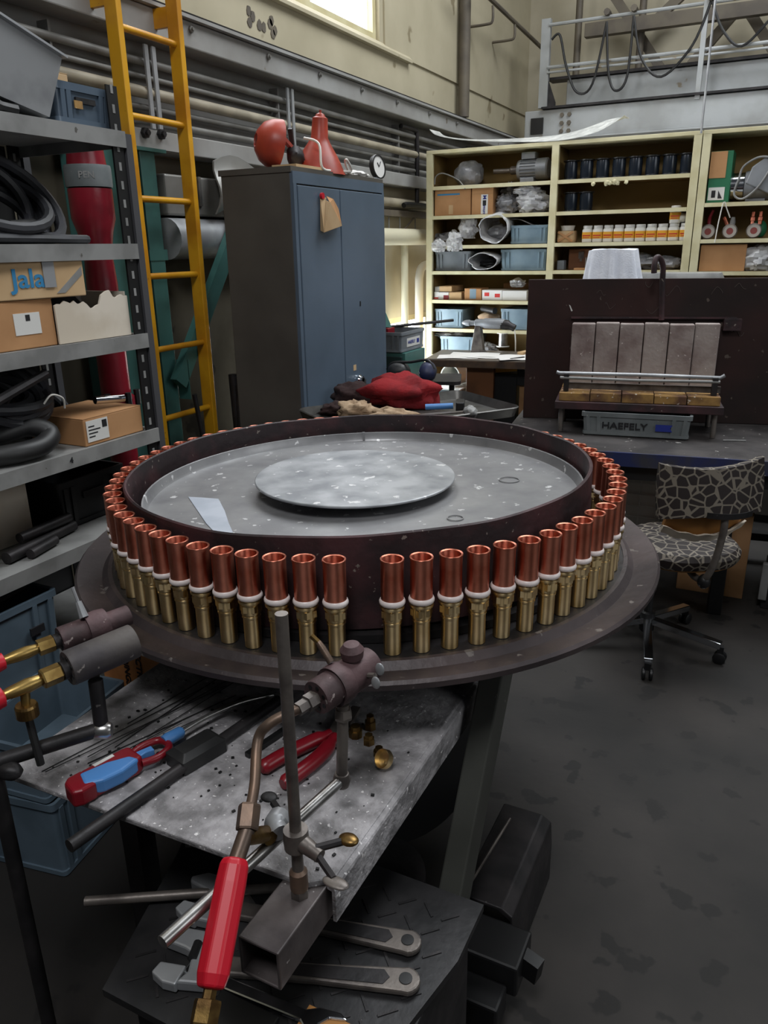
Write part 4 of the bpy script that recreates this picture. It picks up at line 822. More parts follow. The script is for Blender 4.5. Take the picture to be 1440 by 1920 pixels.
P(G().lathe([(.012, -.002), (.0185, 0), (.0215, .008), (.0225, .03), (.0225, (hb-h3).length*.9), (.019, (hb-h3).length), (.010, (hb-h3).length+.002)], frame(h3, ax, (1, 0, 0)), 8), 'red_handle', m_red, ct, smooth=0, bevel=.003)
P(G().lathe([(.009, 0), (.009, .012), (.017, .013), (.018, .016), (.018, .038), (.017, .041), (.013, .042), (.013, .10)], frame(hb, ax), 6), 'brass_nut', m_brass_old, ct, smooth=0)
hs = hb+ax*.08
P(G().tube(smoothpath([hs, hs+ax*.1+V((0, 0, -.05)), (-.52, .40, .5), (-.62, .32, .2), (-.80, .28, .012), (-1.0, .42, .012), (-1.2, .40, .012)], 8), .0095, 10), 'gas_hose', m_rubber, ct)

# left torch pair on their own arm
lt, lm = torch('gas_torch', 'left front gas torch with a plain dark cup and cropped red handle', (-1.044, .815, .925), (.33, .93, .05), .0325, .125)
P(G().lathe([(.011, -.012), (.0175, -.011), (.0175, .0)], lm, 14), 'jet_neck', m_dark, lt)
P(G().lathe([(.0165, -.046), (.0175, -.043), (.0175, -.014), (.0165, -.012)], lm, 6), 'brass_union', m_brass_dull, lt, smooth=0)
P(G().lathe([(.0085, -.11), (.0105, -.10), (.013, -.07), (.011, -.05), (.009, -.046)], lm, 12), 'brass_valve', m_brass_dull, lt)
P(G().lathe([(.016, -.25), (.020, -.235), (.0225, -.20), (.0215, -.13), (.019, -.112), (.008, -.108)], lm, 10), 'red_handle', m_red, lt)
vb = lm @ V((0, 0, -.075)); 
P(G().tube([vb, vb+V((.0, -.004, -.035))], .008, 10), 'valve_stem', m_brass_dull, lt)
P(G().lathe([(.012, 0), (.019, .003), (.019, .022), (.017, .026)], Matrix.Translation(vb+V((0, -.004, -.058))), 22), 'knurled_knob', m_brass_old, lt, smooth=12)
P(G().tube([vb+V((0, -.004, -.058)), vb+V((0.012, -.006, -.15))], .007, 8), 'hose_barb', m_rubber, lt)
l2, lm2 = torch('gas_torch', 'rear left gas torch with a red-brown collar on its cup', (-1.125, .872, .935), (.38, .91, .05), .025, .07)
P(G().lathe([(.0262, .05), (.031, .05), (.032, .075), (.030, .09), (.0262, .09)], lm2, 26), 'collar', m_oxide, l2)
P(G().lathe([(.020, .08), (.020, .135), (.017, .135)], lm2, 22), 'flame_nozzle', m_oxide, l2)
P(G().lathe([(.009, -.012), (.0145, -.011), (.0145, .0)], lm2, 12), 'jet_neck', m_dark, l2)
P(G().lathe([(.0155, -.04), (.0155, -.012)], lm2, 6), 'brass_union', m_brass_dull, l2, smooth=0)
P(G().lathe([(.0085, -.10), (.011, -.08), (.012, -.06), (.009, -.04)], lm2, 12), 'brass_valve', m_brass_dull, l2)
P(G().lathe([(.014, -.23), (.0185, -.21), (.019, -.12), (.015, -.10), (.008, -.098)], lm2, 10), 'red_handle', m_red, l2)
pq = lm2 @ V((-.004, .03, .05)); P(G().tube([pq, pq+V((-.014, .004, .028))], [.009, .006], 8).tube([pq+V((-.014, .004, .028)), pq+V((-.026, .006, .055))], .003, 6), 'pilot_jet', m_galv, l2)
t = T('torch_support', 'dark pipe arm with a short post holding the left torches', 'stand', (-1.05, .83, .70))
P(G().tube([(-1.018, .845, .795), (-1.018, .848, .890)], .013, 14), 'short_post', m_dark, t)
P(G().lathe([(.012, -.018), (.016, -.012), (.016, .012), (.012, .018)], frame((-1.015, .842, .788), (.3, .2, 0)), 12), 'end_cap', m_bright, t)
P(G().tube([(-1.018, .843, .79), (-1.125, .668, .79), (-1.20, .54, .79)], .0135, 14), 'arm', m_dark, t)
P(G().tube([(-1.115, .69, .79), (-1.115, .69, 0)], .0135, 12), 'upright', m_dark, t)
P(G().lathe([(.12, 0), (.12, .02)], Matrix.Translation((-1.115, .69, 0)), 20), 'foot_plate', m_dark, t)
P(G().blob((-1.09, .70, .775), (.028, .018, .016), .1, 2, 8, flat=False), 'clamp_wing', m_dark, t)
P(G().tube([(-1.025, .856, .86), (-1.085, .90, .90)], .009, 8), 'rear_torch_bracket', m_dark, t)

# under and beside the bench
t = T('floor_pedal', 'dark steel channel frame lying on the floor right of the bench leg', 'frame', (-.33, 1.25, 0))
P(G().prism([(-.075, 0), (-.075, .20), (.03, .20), (.055, .185), (.06, .12), (.06, 0), (.05, 0), (.05, .17), (.02, .19), (-.065, .19), (-.065, 0)], -.17, .17, Matrix.Translation((-.415, 1.49, 0)) @ Matrix(((1,0,0,0),(0,0,-1,0),(0,1,0,0),(0,0,0,1)))), 'hood', m_dark, t, smooth=0, bevel=.003)
P(G().box(-.47, -.31, 1.20, 1.31, .10, .18).box(-.47, -.33, 1.13, 1.20, .06, .13), 'jaw_block', m_black, t, smooth=0, bevel=.006)
P(G().bar((-.36, 1.27, .15), (-.275, 1.25, .14), .03, .05), 'jaw_tip', m_black, t, smooth=0)
P(G().tube([(-.475, 1.33, .206), (-.455, 1.60, .206)], .004, 8), 'guide_rod', m_steel, t)
P(G().box(-.40, -.37, .72, 1.16, 0, .06).box(-.34, -.31, .80, 1.16, 0, .06), 'floor_rail', m_dark, t, smooth=0)
thing(G().lathe([(.0, .30), (.22, .30), (.235, .32), (.235, .34), (.22, .36), (0, .36)], frame((-.72, 1.52, .36), (.75, -.55, .1)) @ Matrix.Translation((0, 0, -.33)), 40), 'round_disc', m_black, 'dark round wheel disc hanging below the bench top', 'wheel')
thing(G().lathe([(.0, 0), (.11, 0), (.12, .01), (.12, .28), (.0, .30)], Matrix.Translation((-.66, 1.22, 0)), 28), 'steel_canister', m_dark, 'dark canister standing under the bench', 'canister')


# ---------------------------------------------------------------- tray trolley behind the turntable
ta, tb = V((-1.99, 3.03, 0)), V((-1.45, 3.78, 0)); tu = (tb-ta).normalized(); tv = V((tu.y, -tu.x, 0))
TL = (tb-ta).length; TM = Matrix(((tv.x, tu.x, 0, ta.x), (tv.y, tu.y, 0, ta.y), (0, 0, 1, 0), (0, 0, 0, 1)))
tc = TM @ V((.25, TL/2, 0))
t = T('tray_trolley', 'dull metal tray on a trolley behind the drum, heaped with gloves and tools', 'trolley', tc)
mtr = TM @ Matrix.Translation((.27, TL/2, 0))
P(G().loft([rr(.50, TL-.02, .05, .862, 5), rr(.54, TL, .06, .905, 5), rr(.545, TL+.005, .06, .906, 5), rr(.536, TL-.004, .058, .910, 5), rr(.495, TL-.03, .048, .868, 5)], m=mtr), 'tray', m_traydull, t)
for sx in (-.2, .08):
    for sy in (-.36, .30): P(G().tube([mtr @ V((sx, sy, 0)), mtr @ V((sx, sy, .862))], .014, 10), 'leg', m_dark, t)
P(G().loft([rr(.34, .72, .03, .30), rr(.34, .72, .03, .315)], m=mtr @ Matrix.Translation((-.06, -.03, 0))), 'lower_tray', m_dark, t)
def soft(name, mat, label, cat, c, rad, amp, fr_, seed, rz=0, group=None, z0=None):
    g = G().blob((0, 0, 0), rad, amp, fr_, seed, 26, 16); g.v = [rotz(c, rz) @ p for p in g.v]; g.rest(z0)
    return thing(g, name, mat, label, cat, group, smooth=180)
soft('red_cloth', m_redcloth, 'red work cloth heaped in the tray', 'cloth', (-1.63, 3.42, .915), (.19, .12, .085), .45, 1.7, 3, 15, z0=.871)
soft('dark_cloth', m_darkcloth, 'dark brown cloth left of the red cloth in the tray', 'cloth', (-1.84, 3.36, .905), (.12, .09, .06), .4, 2.2, 5, 20, z0=.871)
soft('leather_glove', m_glove, 'crumpled beige leather glove in front of the dark cloth', 'glove', (-1.70, 3.10, .895), (.085, .07, .045), .5, 2.6, 7, 10, 'gloves in the tray', .871)
soft('leather_glove', m_glove, 'pale beige glove finger side, in front of the red cloth', 'glove', (-1.50, 3.08, .89), (.11, .05, .034), .5, 2.4, 11, 10, 'gloves in the tray', .871)
soft('dark_rag', m_darkcloth, 'small dark red-brown rag at the left of the beige glove', 'rag', (-1.83, 3.13, .89), (.07, .05, .03), .5, 2.4, 12, 10, z0=.871)
t = T('hammer', 'blue-handled hammer lying right of the red cloth', 'hammer', (-1.35, 3.32, .87))
P(G().tube([(-1.43, 3.28, .91), (-1.31, 3.33, .915)], .014, 10), 'handle', m_blueplastic, t)
P(G().box(-.02, .02, -.05, .05, -.02, .025, rotz((-1.28, 3.345, .915), 20)), 'hammer_head', m_black, t, smooth=0, bevel=.005)
for i, (a, b, wd, m) in enumerate((((-1.50, 3.14, .885), (-1.20, 3.30, .905), .035, m_steel), ((-1.42, 3.09, .885), (-1.17, 3.24, .9), .03, m_dark))):
    thing(G().bar(a, b, wd, .006), 'flat_file', m, ('broad grey rasp slanting in the right half of the tray', 'dark narrow file in front of the grey rasp in the tray')[i], 'file', 'files in the tray', smooth=0)
soft('grey_strap', m_shelfgrey, 'folded grey strap hanging over the right tools in the tray', 'strap', (-1.20, 3.27, .905), (.03, .05, .03), .3, 2, 14, 30)
t = T('ear_defenders', 'black and blue ear defenders beyond the red cloth', 'ear defenders', (-1.72, 3.9, .0+.905))
P(G().blob((-1.90, 3.98, .955), (.07, .06, .05), .1, 1.5, 21), 'ear_cup', m_rubber, t)
P(G().blob((-1.72, 3.98, .96), (.05, .06, .055), .1, 1.5, 22), 'ear_cup', m_bluepaint, t)
P(G().tube(smoothpath([(-1.97, 3.97, .96), (-1.93, 3.97, 1.0), (-1.82, 3.97, 1.01), (-1.72, 3.97, 1.025), (-1.68, 3.97, .98)], 5), .008, 8), 'head_band', m_black, t)
t = T('stool', 'dark stool top carrying the ear defenders behind the tray', 'stool', (-1.80, 4.0, 0))
P(G().loft([rr(.36, .30, .03, .885), rr(.36, .30, .03, .905)], m=rotz((-1.765, 4.115, 0), 20)), 'seat', m_dark, t)
for sx in (-.14, .14):
    for sy in (-.10, .10): P(G().tube([rotz((-1.765, 4.115, 0), 20) @ V((sx, sy, 0)), rotz((-1.765, 4.115, 0), 20) @ V((sx*.9, sy*.9, .885))], .014, 8), 'leg', m_dark, t)

# ---------------------------------------------------------------- teal cabinet with its crate
t = T('teal_cabinet', 'low teal metal cabinet between the blue cabinet and the worktable', 'cabinet', (-2.5, 5.08, 0))
P(G().box(-2.72, -2.29, 4.90, 5.245, 0.03, .925), 'body', m_teal, t, smooth=0, bevel=.004)
P(G().box(-2.70, -2.31, 4.885, 4.90, .06, .90), 'door', M('dark_teal_paint', '#1f3434', .5), t, smooth=0, bevel=.003)
P(G().box(-2.70, -2.31, 4.92, 5.25, 0, .03), 'plinth', m_dark, t, smooth=0)
t = crate('storage_crate', 'grey crate with a blue and white name label on the teal cabinet', (-2.505, 5.08, .927), 0, .40, .40, .135, m_crategrey)
P(G().box(.189, .193, -.10, .12, .03, .09), 'name_label', m_label, t, smooth=0)
OFF[t.name] = V(t.location)
text('HAEFELY', .032, V(t.location)+V((.1945, -.025, .06)), (1, 0, 0), m_navy, t)
P(G().box(.193, .1945, .065, .105, .045, .075), 'flag_mark', m_navy, t, smooth=0, off=V())
t = T('tool_case', 'small red box with an open teal lid in the grey crate on the teal cabinet', 'box', (-2.55, 4.97, .938))
P(G().box(-2.66, -2.44, 4.94, 5.05, .938, 1.085), 'red_base', m_redplastic, t, smooth=0, bevel=.004)
P(G().bar((-2.65, 5.0, 1.09), (-2.60, 5.02, 1.22), .02, .16, (0, 1, 0)).bar((-2.47, 5.0, 1.085), (-2.54, 5.02, 1.21), .012, .10, (0, 1, 0)), 'teal_lid', m_teal, t, smooth=0)
thing(G().tube([(-2.56, 5.16, 1.072), (-2.22, 5.62, 1.09)], .011, 10), 'dark_rod', m_dark, 'long dark rod sticking out of the grey crate over the worktable', 'rod')
soft('scrap_tools', m_rubber, 'dark jumble filling the grey crate on the teal cabinet', 'tools', (-2.44, 5.15, .985), (.10, .08, .035), .4, 3, 30)

# ---------------------------------------------------------------- old worktable with papers, solder spool and drill
WM = Matrix.Translation((-2.275, 5.21, 0)) @ Matrix.Rotation(math.radians(9), 4, 'Z')
t = T('worktable', 'old wooden worktable with a dark edge in front of the back shelves', 'table', (-1.7, 5.55, 0))
P(G().box(0, 1.07, 0, .54, .80, .85, WM), 'table_top', M('worn_tabletop', '#6d655c', .5, 0, '#50483f', 6, rough2=.35), t, smooth=0, bevel=.004)
P(G().box(0.01, 1.06, -.012, .0, .795, .842, WM), 'front_edge', M('dark_wood_edge', '#3d2f26', .7, 0, '#56412f', 12), t, smooth=0)
P(G().box(.30, .50, .05, .50, 0, .80, WM), 'left_pedestal', m_wood, t, smooth=0, bevel=.003)
P(G().box(.50, .66, .10, .50, 0, .74, WM), 'cupboard_box', m_black, t, smooth=0, bevel=.003)
P(G().box(.68, .78, .12, .22, 0, .70, WM), 'wooden_post', m_carddark, t, smooth=0, bevel=.003)
P(G().box(.66, .79, .10, .22, .66, .78, WM), 'vice_block', m_black, t, smooth=0, bevel=.004)
ped = P(G().box(.84, 1.06, .05, .50, 0, .80, WM), 'drawer_pedestal', m_wood, t, smooth=0)
for z0, z1 in ((.70, .78), (.56, .69), (.37, .55), (.10, .36)):
    d = P(G().box(.85, 1.05, .03, .05, z0, z1, WM), 'drawer', m_orangewood, t, smooth=0, bevel=.003)
    P(G().box(.87, 1.03, .015, .03, z1-.032, z1-.014, WM), 'drawer_pull', m_shelfgrey, d, smooth=0)
thing(G().prism([(0, 0), (.20, .02), (.17, .07), (.05, .05)], 0, .05, WM @ Matrix.Translation((.47, .12, .742)) @ Matrix.Rotation(PI/2, 4, 'X') @ Matrix.Translation((0, 0, -.05))), 'yellow_cloth', m_yellow, 'bright yellow plastic piece under the worktable top', 'plastic', smooth=0)
t = T('pipe_offcut', 'white plastic pipe offcut, its round mouth facing out under the worktable', 'pipe', (-2.27, 5.7, .58))
P(G().lathe([(.085, 0), (.085, .3), (.076, .3), (.076, 0)], frame((-2.24, 5.62, .665), (.1, 1, 0)), 28, close=True), 'pipe_wall', m_pvc, t, smooth=40)
P(G().lathe([(.0, .28), (.075, .28)], frame((-2.24, 5.62, .665), (.1, 1, 0)), 24), 'dark_end', m_dark, t)
thing(G().box(-2.42, -2.13, 5.55, 5.9, .565, .575), 'white_board', m_paper, 'white board under the pipe offcut', 'board', smooth=0)
for (x0, z0) in ((-2.42, 0),): P_ = thing(G().box(-2.42, -2.14, 5.58, 5.88, 0, .563), 'grey_case', m_crategrey, 'grey box under the white board below the worktable', 'box', smooth=0, bevel=.006)
random.seed(8)
for i, (x, y, rz, wd, dp) in enumerate(((.22, .13, 8, .30, .20), (.45, .17, -4, .30, .21), (.32, .24, 3, .36, .24), (.62, .14, 14, .21, .28))):
    thing(G().sheet(lambda u, v: WM @ rotz((x, y, .8515+.0012*i), rz) @ V(((u-.5)*wd, (v-.5)*dp, .004*math.sin(4*u+i)**2)), 6, 4, (0, 0, .0006)), 'pale_sheet', m_paper,
          ('white paper sheet at the left front corner of the worktable', 'white paper sheet in the middle of the worktable', 'large plan sheet under the other papers on the worktable', 'white paper sheet turned askew near the solder spool')[i], 'paper', 'papers on the worktable')
t = T('solder_spool', 'shiny spool of solder wire standing on the worktable', 'spool', (-1.951, 6.030, 0.855))
c = V((-1.951, 6.030, 0.855)); ms = Matrix.Translation((c.x, c.y, .8555))
P(G().lathe([(.052, 0), (.052, .006), (.0, .006)], ms, 24), 'flange', m_pvc, t)
P(G().lathe([(.052, .104), (.052, .11), (.0, .11)], ms, 24), 'flange', m_pvc, t)
P(G().lathe([(.036, .006), (.036, .104)], ms, 24), 'wire_winding', m_bright, t)
t = T('bench_drill', 'old grey electric drill clamped in a stand on the worktable', 'drill', (-1.98, 5.66, .851))
P(G().prism([(-.06, 0), (.06, 0), (.04, .02), (.012, .20), (-.03, .20)], -.025, .025, Matrix.Translation((-2.02, 5.66, .852)) @ Matrix.Rotation(PI/2, 4, 'X')), 'stand', m_steel, t, smooth=0, bevel=.003)
P(G().lathe([(.008, -.01), (.014, 0), (.022, .02), (.024, .05), (.018, .055), (.018, .09), (.030, .10), (.032, .16), (.038, .17), (.040, .28), (.034, .32), (.02, .36)], frame((-2.15, 5.66, 1.07), (1, 0, 0)), 18), 'drill_body', m_motor, t)
P(G().tube(smoothpath([(-1.88, 5.66, 1.07), (-1.80, 5.66, 1.062), (-1.745, 5.66, 1.04)], 4), [.036]*5+[.026]*4, 12), 'drill_handle', m_dark, t)
P(G().tube(smoothpath([(-1.745, 5.66, 1.03), (-1.735, 5.66, .95), (-1.745, 5.70, .865)], 5), .005, 7), 'cord', m_pvc, t)
random.seed(14)
for i, (x, y, a, L, wd, m, nm, la) in enumerate(((.68, .36, 20, .16, .05, m_card2, 'wood_block', 'pale wooden block lying by the drill stand'), (.80, .2, 55, .20, .03, m_galv, 'metal_strip', 'grey metal strip lying right of the solder spool'),
        (.92, .16, 60, .18, .045, m_shelfgrey, 'metal_wedge', 'pale grey wedge tool right of the solder spool'), (.66, .09, 35, .14, .016, m_dark, 'pointed_tool', 'dark pointed tool in front of the solder spool'), (1.0, .10, 65, .16, .02, m_dark, 'steel_chisel', 'dark chisel at the front right of the worktable'))):
    thing(G().box(-wd/2, wd/2, -L/2, L/2, 0, .02 if i in (0, 2) else .008, WM @ rotz((x, y, .8555), -a)), nm, m, la, 'tool', smooth=0, bevel=.002)
soft('plastic_bag', m_bag, 'white plastic bag at the back right of the worktable', 'bag', (-1.50, 5.72, .885), (.07, .05, .04), .4, 2.5, 33)

# ---------------------------------------------------------------- cream back shelves
def shelf_unit(label, x0, x1, xm, levels_l, levels_r):
    t = T('shelf_unit', label, 'shelf', ((x0+x1)/2, 6.18, 0))
    ups = [x0, xm, x1] if xm else [x0, x1]
    for x in ups:
        P(G().box(x-.026, x+.026, 6.0, 6.03, 0, 2.305), 'upright', m_creamedge, t, smooth=0, bevel=.002)
        P(G().box(x-.012, x+.012, 6.03, 6.34, 0, 2.30), 'side_panel', m_tan, t, smooth=0)
    P(G().box(x0-.02, x1+.02, 6.34, 6.352, 0, 2.30), 'back_panel', m_tan, t, smooth=0)
    P(G().box(x0-.026, x1+.026, 6.0, 6.35, 2.30, 2.325), 'top_board', m_creamedge, t, smooth=0, bevel=.002)
    for a, b, lv in ([(x0, xm, levels_l), (xm, x1, levels_r)] if xm else [(x0, x1, levels_r)]):
        for z in lv:
            s = P(G().box(a+.013, b-.013, 6.012, 6.34, z-.022, z), 'shelf_board', m_tan, t, smooth=0)
            P(G().box(a+.027, b-.027, 6.0, 6.012, z-.026, z), 'shelf_edge', m_creamedge, s, smooth=0)
    return t
LV = [2.067, 1.852, 1.631, 1.436, 1.212, .987, .77, .45, .06]
shelf_unit('cream open shelf unit of two bays against the back, nearest the left wall', -2.585, -.637, -1.597, LV, [2.067, 1.852, 1.635, 1.44, .987, .45, .06])
shelf_unit('cream open shelf unit with motor and gauges, right of the double upright', -.579, .42, None, None, [1.874, 1.641, 1.43, .987, .45, .06])

def clampx(x):
    for lo_, hi_ in ((-2.57, -1.612), (-1.582, -.652), (-.564, .40)):
        if lo_-.05 < x < hi_+.05: return min(max(x, lo_+.018), hi_-.018)
    return x
def span(a, b, z): return (clampx(a[0])+clampx(b[0]))/2, clampx(b[0])-clampx(a[0]), a[2]-z
def sbox(name, mat, label, a, b, z, dep=.24, y=6.03, rz=0, group=None, open_top=False):
    x, wd, h = span(a, b, z)
    return carton(name, mat, label, x-wd/2, x+wd/2, y, y+dep, z+.001, z+h, rz, group, open_top)
def scrate(label, a, b, z, mat, dep=.29, y=6.033, rz=0):
    x, wd, h = span(a, b, z)
    return crate('storage_crate', label, (x, y+dep/2, z+.001), rz, wd, dep, h, mat, handle=False)
def fface(t, g, name, mat): return P(g, name, mat, t, smooth=0, off=V())
def bag(label, c, rad, seed, mat=None, amp=.4, group='plastic bags on the back shelves', fr_=2.6, z0=None):
    return thing(G().blob(c, rad, amp, fr_, seed, 30, 20).rest(z0), 'plastic_bag', mat or m_bag, label, 'bag', group, smooth=25)
def open_bag(label, c, ru, rv, dep, seed, inner, tilt=0.25, group='plastic bags on the back shelves'):
    random.seed(seed); n = 28
    wob = [1+.18*noise.noise(V((math.cos(2*PI*k/n)*1.5+seed, math.sin(2*PI*k/n)*1.5, seed))) for k in range(n)]
    def ring(s, d, e=0): return [V((c[0]+ru*s*wob[k]*math.cos(2*PI*k/n), c[1]+d+e*noise.noise(V((k*.9, d*20, seed))), c[2]+rv*s*wob[k]*math.sin(2*PI*k/n)+tilt*d)) for k in range(n)]
    t = T('plastic_bag', label, 'bag', (c[0], c[1]+dep/2, c[2]-rv), 0, group)
    P(G().loft([ring(1, 0, .02), ring(1.02, dep*.1, .03), ring(.98, dep*.5, .03), ring(.8, dep*.85, .03), ring(.4, dep), ring(.38, dep-.004), ring(.76, dep*.84, .03), ring(.94, dep*.5, .03), ring(.98, dep*.1, .03), ring(.93, -.002, .02)], caps=False, close=True), 'bag_film', m_bag, t, smooth=25)
    P(G().blob((c[0], c[1]+dep*.6, c[2]-rv*.25), (ru*.7, dep*.33, rv*.55), .35, 2.5, seed+1), 'bag_contents', inner, t)
    return t
Z = 2.067  # bay one, top shelf
t = bag('dark grey wrapped ball on the top left back shelf', (V((-2.310, 6.150, 2.172)) - V((0, 0, 0))), (.115, .10, .10), 41, m_baggrey, .12, z0=2.068)
thing(G().tube(smoothpath([(-2.561, 6.050, 2.086), (-2.552, 6.050, 2.140), (-2.503, 6.050, 2.164), (-2.426, 6.050, 2.141), (-2.354, 6.060, 2.100), (-2.286, 6.000, 2.040)], 6), .005, 7), 'pale_flex', m_shelfgrey, 'pale thin flex arching at the left of the top back shelf', 'cable')
def motor(t, c, r, L):
    m = frame(c, (1, 0, 0), (0, 0, 1))
    P(G().lathe([(r*.5, -L*.55), (r*.86, -L*.52), (r*.95, -L*.45), (r*.95, -L*.4)], m, 26), 'end_bell', m_motor, t)
    P(G().lathe([(r*.88, -L*.4), (r*.88, L*.15)], m, 26), 'motor_body', m_motor, t)
    for k in range(20):
        a = 2*PI*k/20
        if not (.0 < math.cos(a) and abs(math.sin(a)) < .45): P(G().box(r*.86, r, -.004, .004, -L*.4, L*.15, m @ Matrix.Rotation(a, 4, 'Z')), 'cooling_fin', m_motor, t, smooth=0)
    P(G().lathe([(r*1.0, L*.15), (r*1.02, L*.5), (r*.9, L*.55), (r*.3, L*.56)], m, 26), 'fan_cowl', m_motor, t)
    P(G().lathe([(.018, -L*.55-.19), (.018, -L*.55-.06), (.03, -L*.55-.05), (.03, -L*.55)], m, 14), 'shaft', m_steel, t)
    P(G().box(c[0]-L*.38, c[0]+L*.1, c[1]-.06, c[1]+.06, c[2]-r-.02, c[2]-r*.8), 'foot', m_motor, t, smooth=0, bevel=.004)
    P(G().box(c[0]-L*.36, c[0]+L*.12, c[1]-.06, c[1]+.05, c[2]+r*.9, c[2]+r*1.55), 'terminal_box', m_motor, t, smooth=0, bevel=.006)
mc0 = V((-1.799, 6.150, 2.171)); mc0.z = 2.068+.095
t = T('electric_motor', 'grey finned electric motor on the top back shelf by the middle upright', 'motor', (mc0.x, mc0.y, 2.068)); motor(t, mc0, .075, .22)
Z = 1.852
t = sbox('cardboard_box', m_card, 'wide brown carton with a faint blue stripe, second back shelf', (-2.561, 6.030, 2.042), (-2.250, 6.030, 1.864), Z)
x, wd, h = span((-2.561, 6.030, 2.042), (-2.250, 6.030, 1.864), Z)
fface(t, G().box(-wd*.42, wd*.2, -.1215, -.1202, h*.78, h*.84), 'blue_stripe', m_inkblue); fface(t, G().box(-wd*.1, wd*.02, -.1215, -.1202, h*.05, h*.4), 'tape', m_card2)
a, b = (-2.241, 6.030, 2.062), (-2.068, 6.030, 1.866); x, wd, h = span(a, b, Z)
t = sbox('cardboard_box', m_card, 'tall brown carton with a printed vertical label, second back shelf', a, b, Z, .2)
fface(t, G().box(-.01, .045, -.1015, -.1002, .004, h*.68), 'printed_label', m_label)
OFF[t.name] = V(t.location); text('M', .04, V(t.location)+V((.018, -.1025, h*.58)), (0, -1, 0), m_navy, t, up=(1, 0, 0)); text('mum', .034, V(t.location)+V((.018, -.1025, h*.14)), (0, -1, 0), m_navy, t, up=(1, 0, 0))
fface(t, G().box(.004, .032, -.1022, -.1014, h*.3, h*.48), 'code_block', m_ink)
fface(t, G().box(-wd/2, wd/2, -.1015, -.1002, h*.70, h*.704), 'flap_line', m_carddark)
bag('dark filled polythene bag tied at its top, second back shelf', V((-1.989, 6.120, 1.927)), (.085, .08, .08), 43, m_baggrey, z0=1.853)
bag('smaller dark bag leaning above the dark filled bag, second back shelf', V((-1.970, 6.160, 1.997)), (.06, .06, .075), 44, m_baggrey)
bag('big crumpled silvery bag, second back shelf beside the middle upright', V((-1.773, 6.100, 1.933)), (.125, .10, .085), 45, None, .45, fr_=3.2, z0=1.853)
bag('folded silvery bag top spilling over the big crumpled bag', V((-1.815, 6.060, 2.011)), (.10, .05, .032), 46, None, .5, fr_=3.2)
Z = 1.631
bag('flat grey polythene bag at the far left, third back shelf', V((-2.506, 6.160, 1.714)), (.12, .10, .055), 47, m_baggrey, z0=1.632)
bag('upright thin clear bag, third back shelf left', V((-2.409, 6.100, 1.744)), (.045, .03, .058), 48, z0=1.632)
bag('clear hanging bag between the grey bags and the open bag, third back shelf', V((-2.277, 6.060, 1.756)), (.07, .05, .09), 49, None, .5)
open_bag('large open clear bag showing its contents, third back shelf', (-2.045, 6.0-.02, 1.748), .125, .105, .28, 50, m_baggrey)
t = scrate('blue-grey crate holding folded sheets, third back shelf by the upright', (-1.928, 6.030, 1.762), (-1.616, 6.030, 1.642), Z, m_crate)
for i in range(2):
    a = V((-1.793, 6.150, 1.792))+V((.02*i, 0, .012*i)); thing(G().sheet(lambda u, v: a+V(((u-.5)*.28, (v-.5)*.22, -.045+.02*i+.02*math.sin(5*u+i)+.03*(u-.5)*(1-2*i))), 8, 4, (0, 0, .004)), 'folded_sheet', m_shelfgrey, ('grey folded sheet sticking out of the third-shelf crate', 'upper grey folded sheet lying over the third-shelf crate')[i], 'sheet', 'folded sheets in the crate')
Z = 1.436
bag('small clear bag hanging over the grey crate, far left', V((-2.477, 5.945, 1.625)), (.06, .04, .05), 51)
bag('second small clear bag hanging over the grey crate', V((-2.345, 5.940, 1.650)), (.06, .04, .075), 52, None, .5)
scrate('grey crate with a torn white sticker, fourth back shelf left', (-2.587, 6.030, 1.581), (-2.241, 6.030, 1.445), Z, m_crategrey)
open_bag('open clear bag lying between two crates, fourth back shelf', (-2.12, 5.98, 1.508), .115, .062, .28, 53, m_black, .1)
scrate('wide light blue-grey crate, fourth back shelf beside the middle upright', (-1.999, 6.030, 1.590), (-1.610, 6.030, 1.451), Z, m_crate)
Z = 1.212
for i, (a, b, m, la, dep) in enumerate((((-2.576, 6.030, 1.274), (-2.514, 6.030, 1.216), m_paper, 'small white and red box at the far left, fifth back shelf', .1), ((-2.514, 6.030, 1.271), (-2.425, 6.030, 1.217), m_paper, 'small white and dark red box, second from the left on the fifth back shelf', .1),
        ((-2.421, 6.030, 1.272), (-2.314, 6.030, 1.219), m_card2, 'low beige box holding bits, fifth back shelf', .16), ((-2.288, 6.030, 1.302), (-2.146, 6.030, 1.229), m_card, 'brown box with a pale blue sticker, fifth back shelf', .18),
        ((-2.138, 6.030, 1.291), (-1.973, 6.030, 1.231), m_paper, 'white box with two red marks, fifth back shelf', .2), ((-1.971, 6.030, 1.288), (-1.774, 6.030, 1.226), m_label, 'white shiny box at the right, fifth back shelf', .22))):
    x, wd, h = span(a, b, Z)
    t = sbox('small_box', m, la, a, b, Z, dep, group='small boxes on the fifth shelf')
    y = -dep/2-.001
    if i == 0: fface(t, G().box(-wd*.5, wd*.5, y, y+.0005, h*.1, h*.3), 'red_print', m_redink)
    if i == 1: fface(t, G().box(-wd*.0, wd*.5, y, y+.0005, 0, h*.6), 'red_print', m_redplastic)
    if i == 3: fface(t, G().box(-wd*.18, wd*.2, y, y+.0005, h*.1, h*.95), 'blue_sticker', m_crate)
    if i == 4: fface(t, G().box(-wd*.38, -wd*.14, y, y+.0005, h*.4, h*.75), 'red_print', m_redink); fface(t, G().box(wd*.14, wd*.4, y, y+.0005, h*.3, h*.65), 'red_print', m_redink)
a, b = (-2.510, 6.030, 1.313), (-2.421, 6.030, 1.272); x = (a[0]+b[0])/2
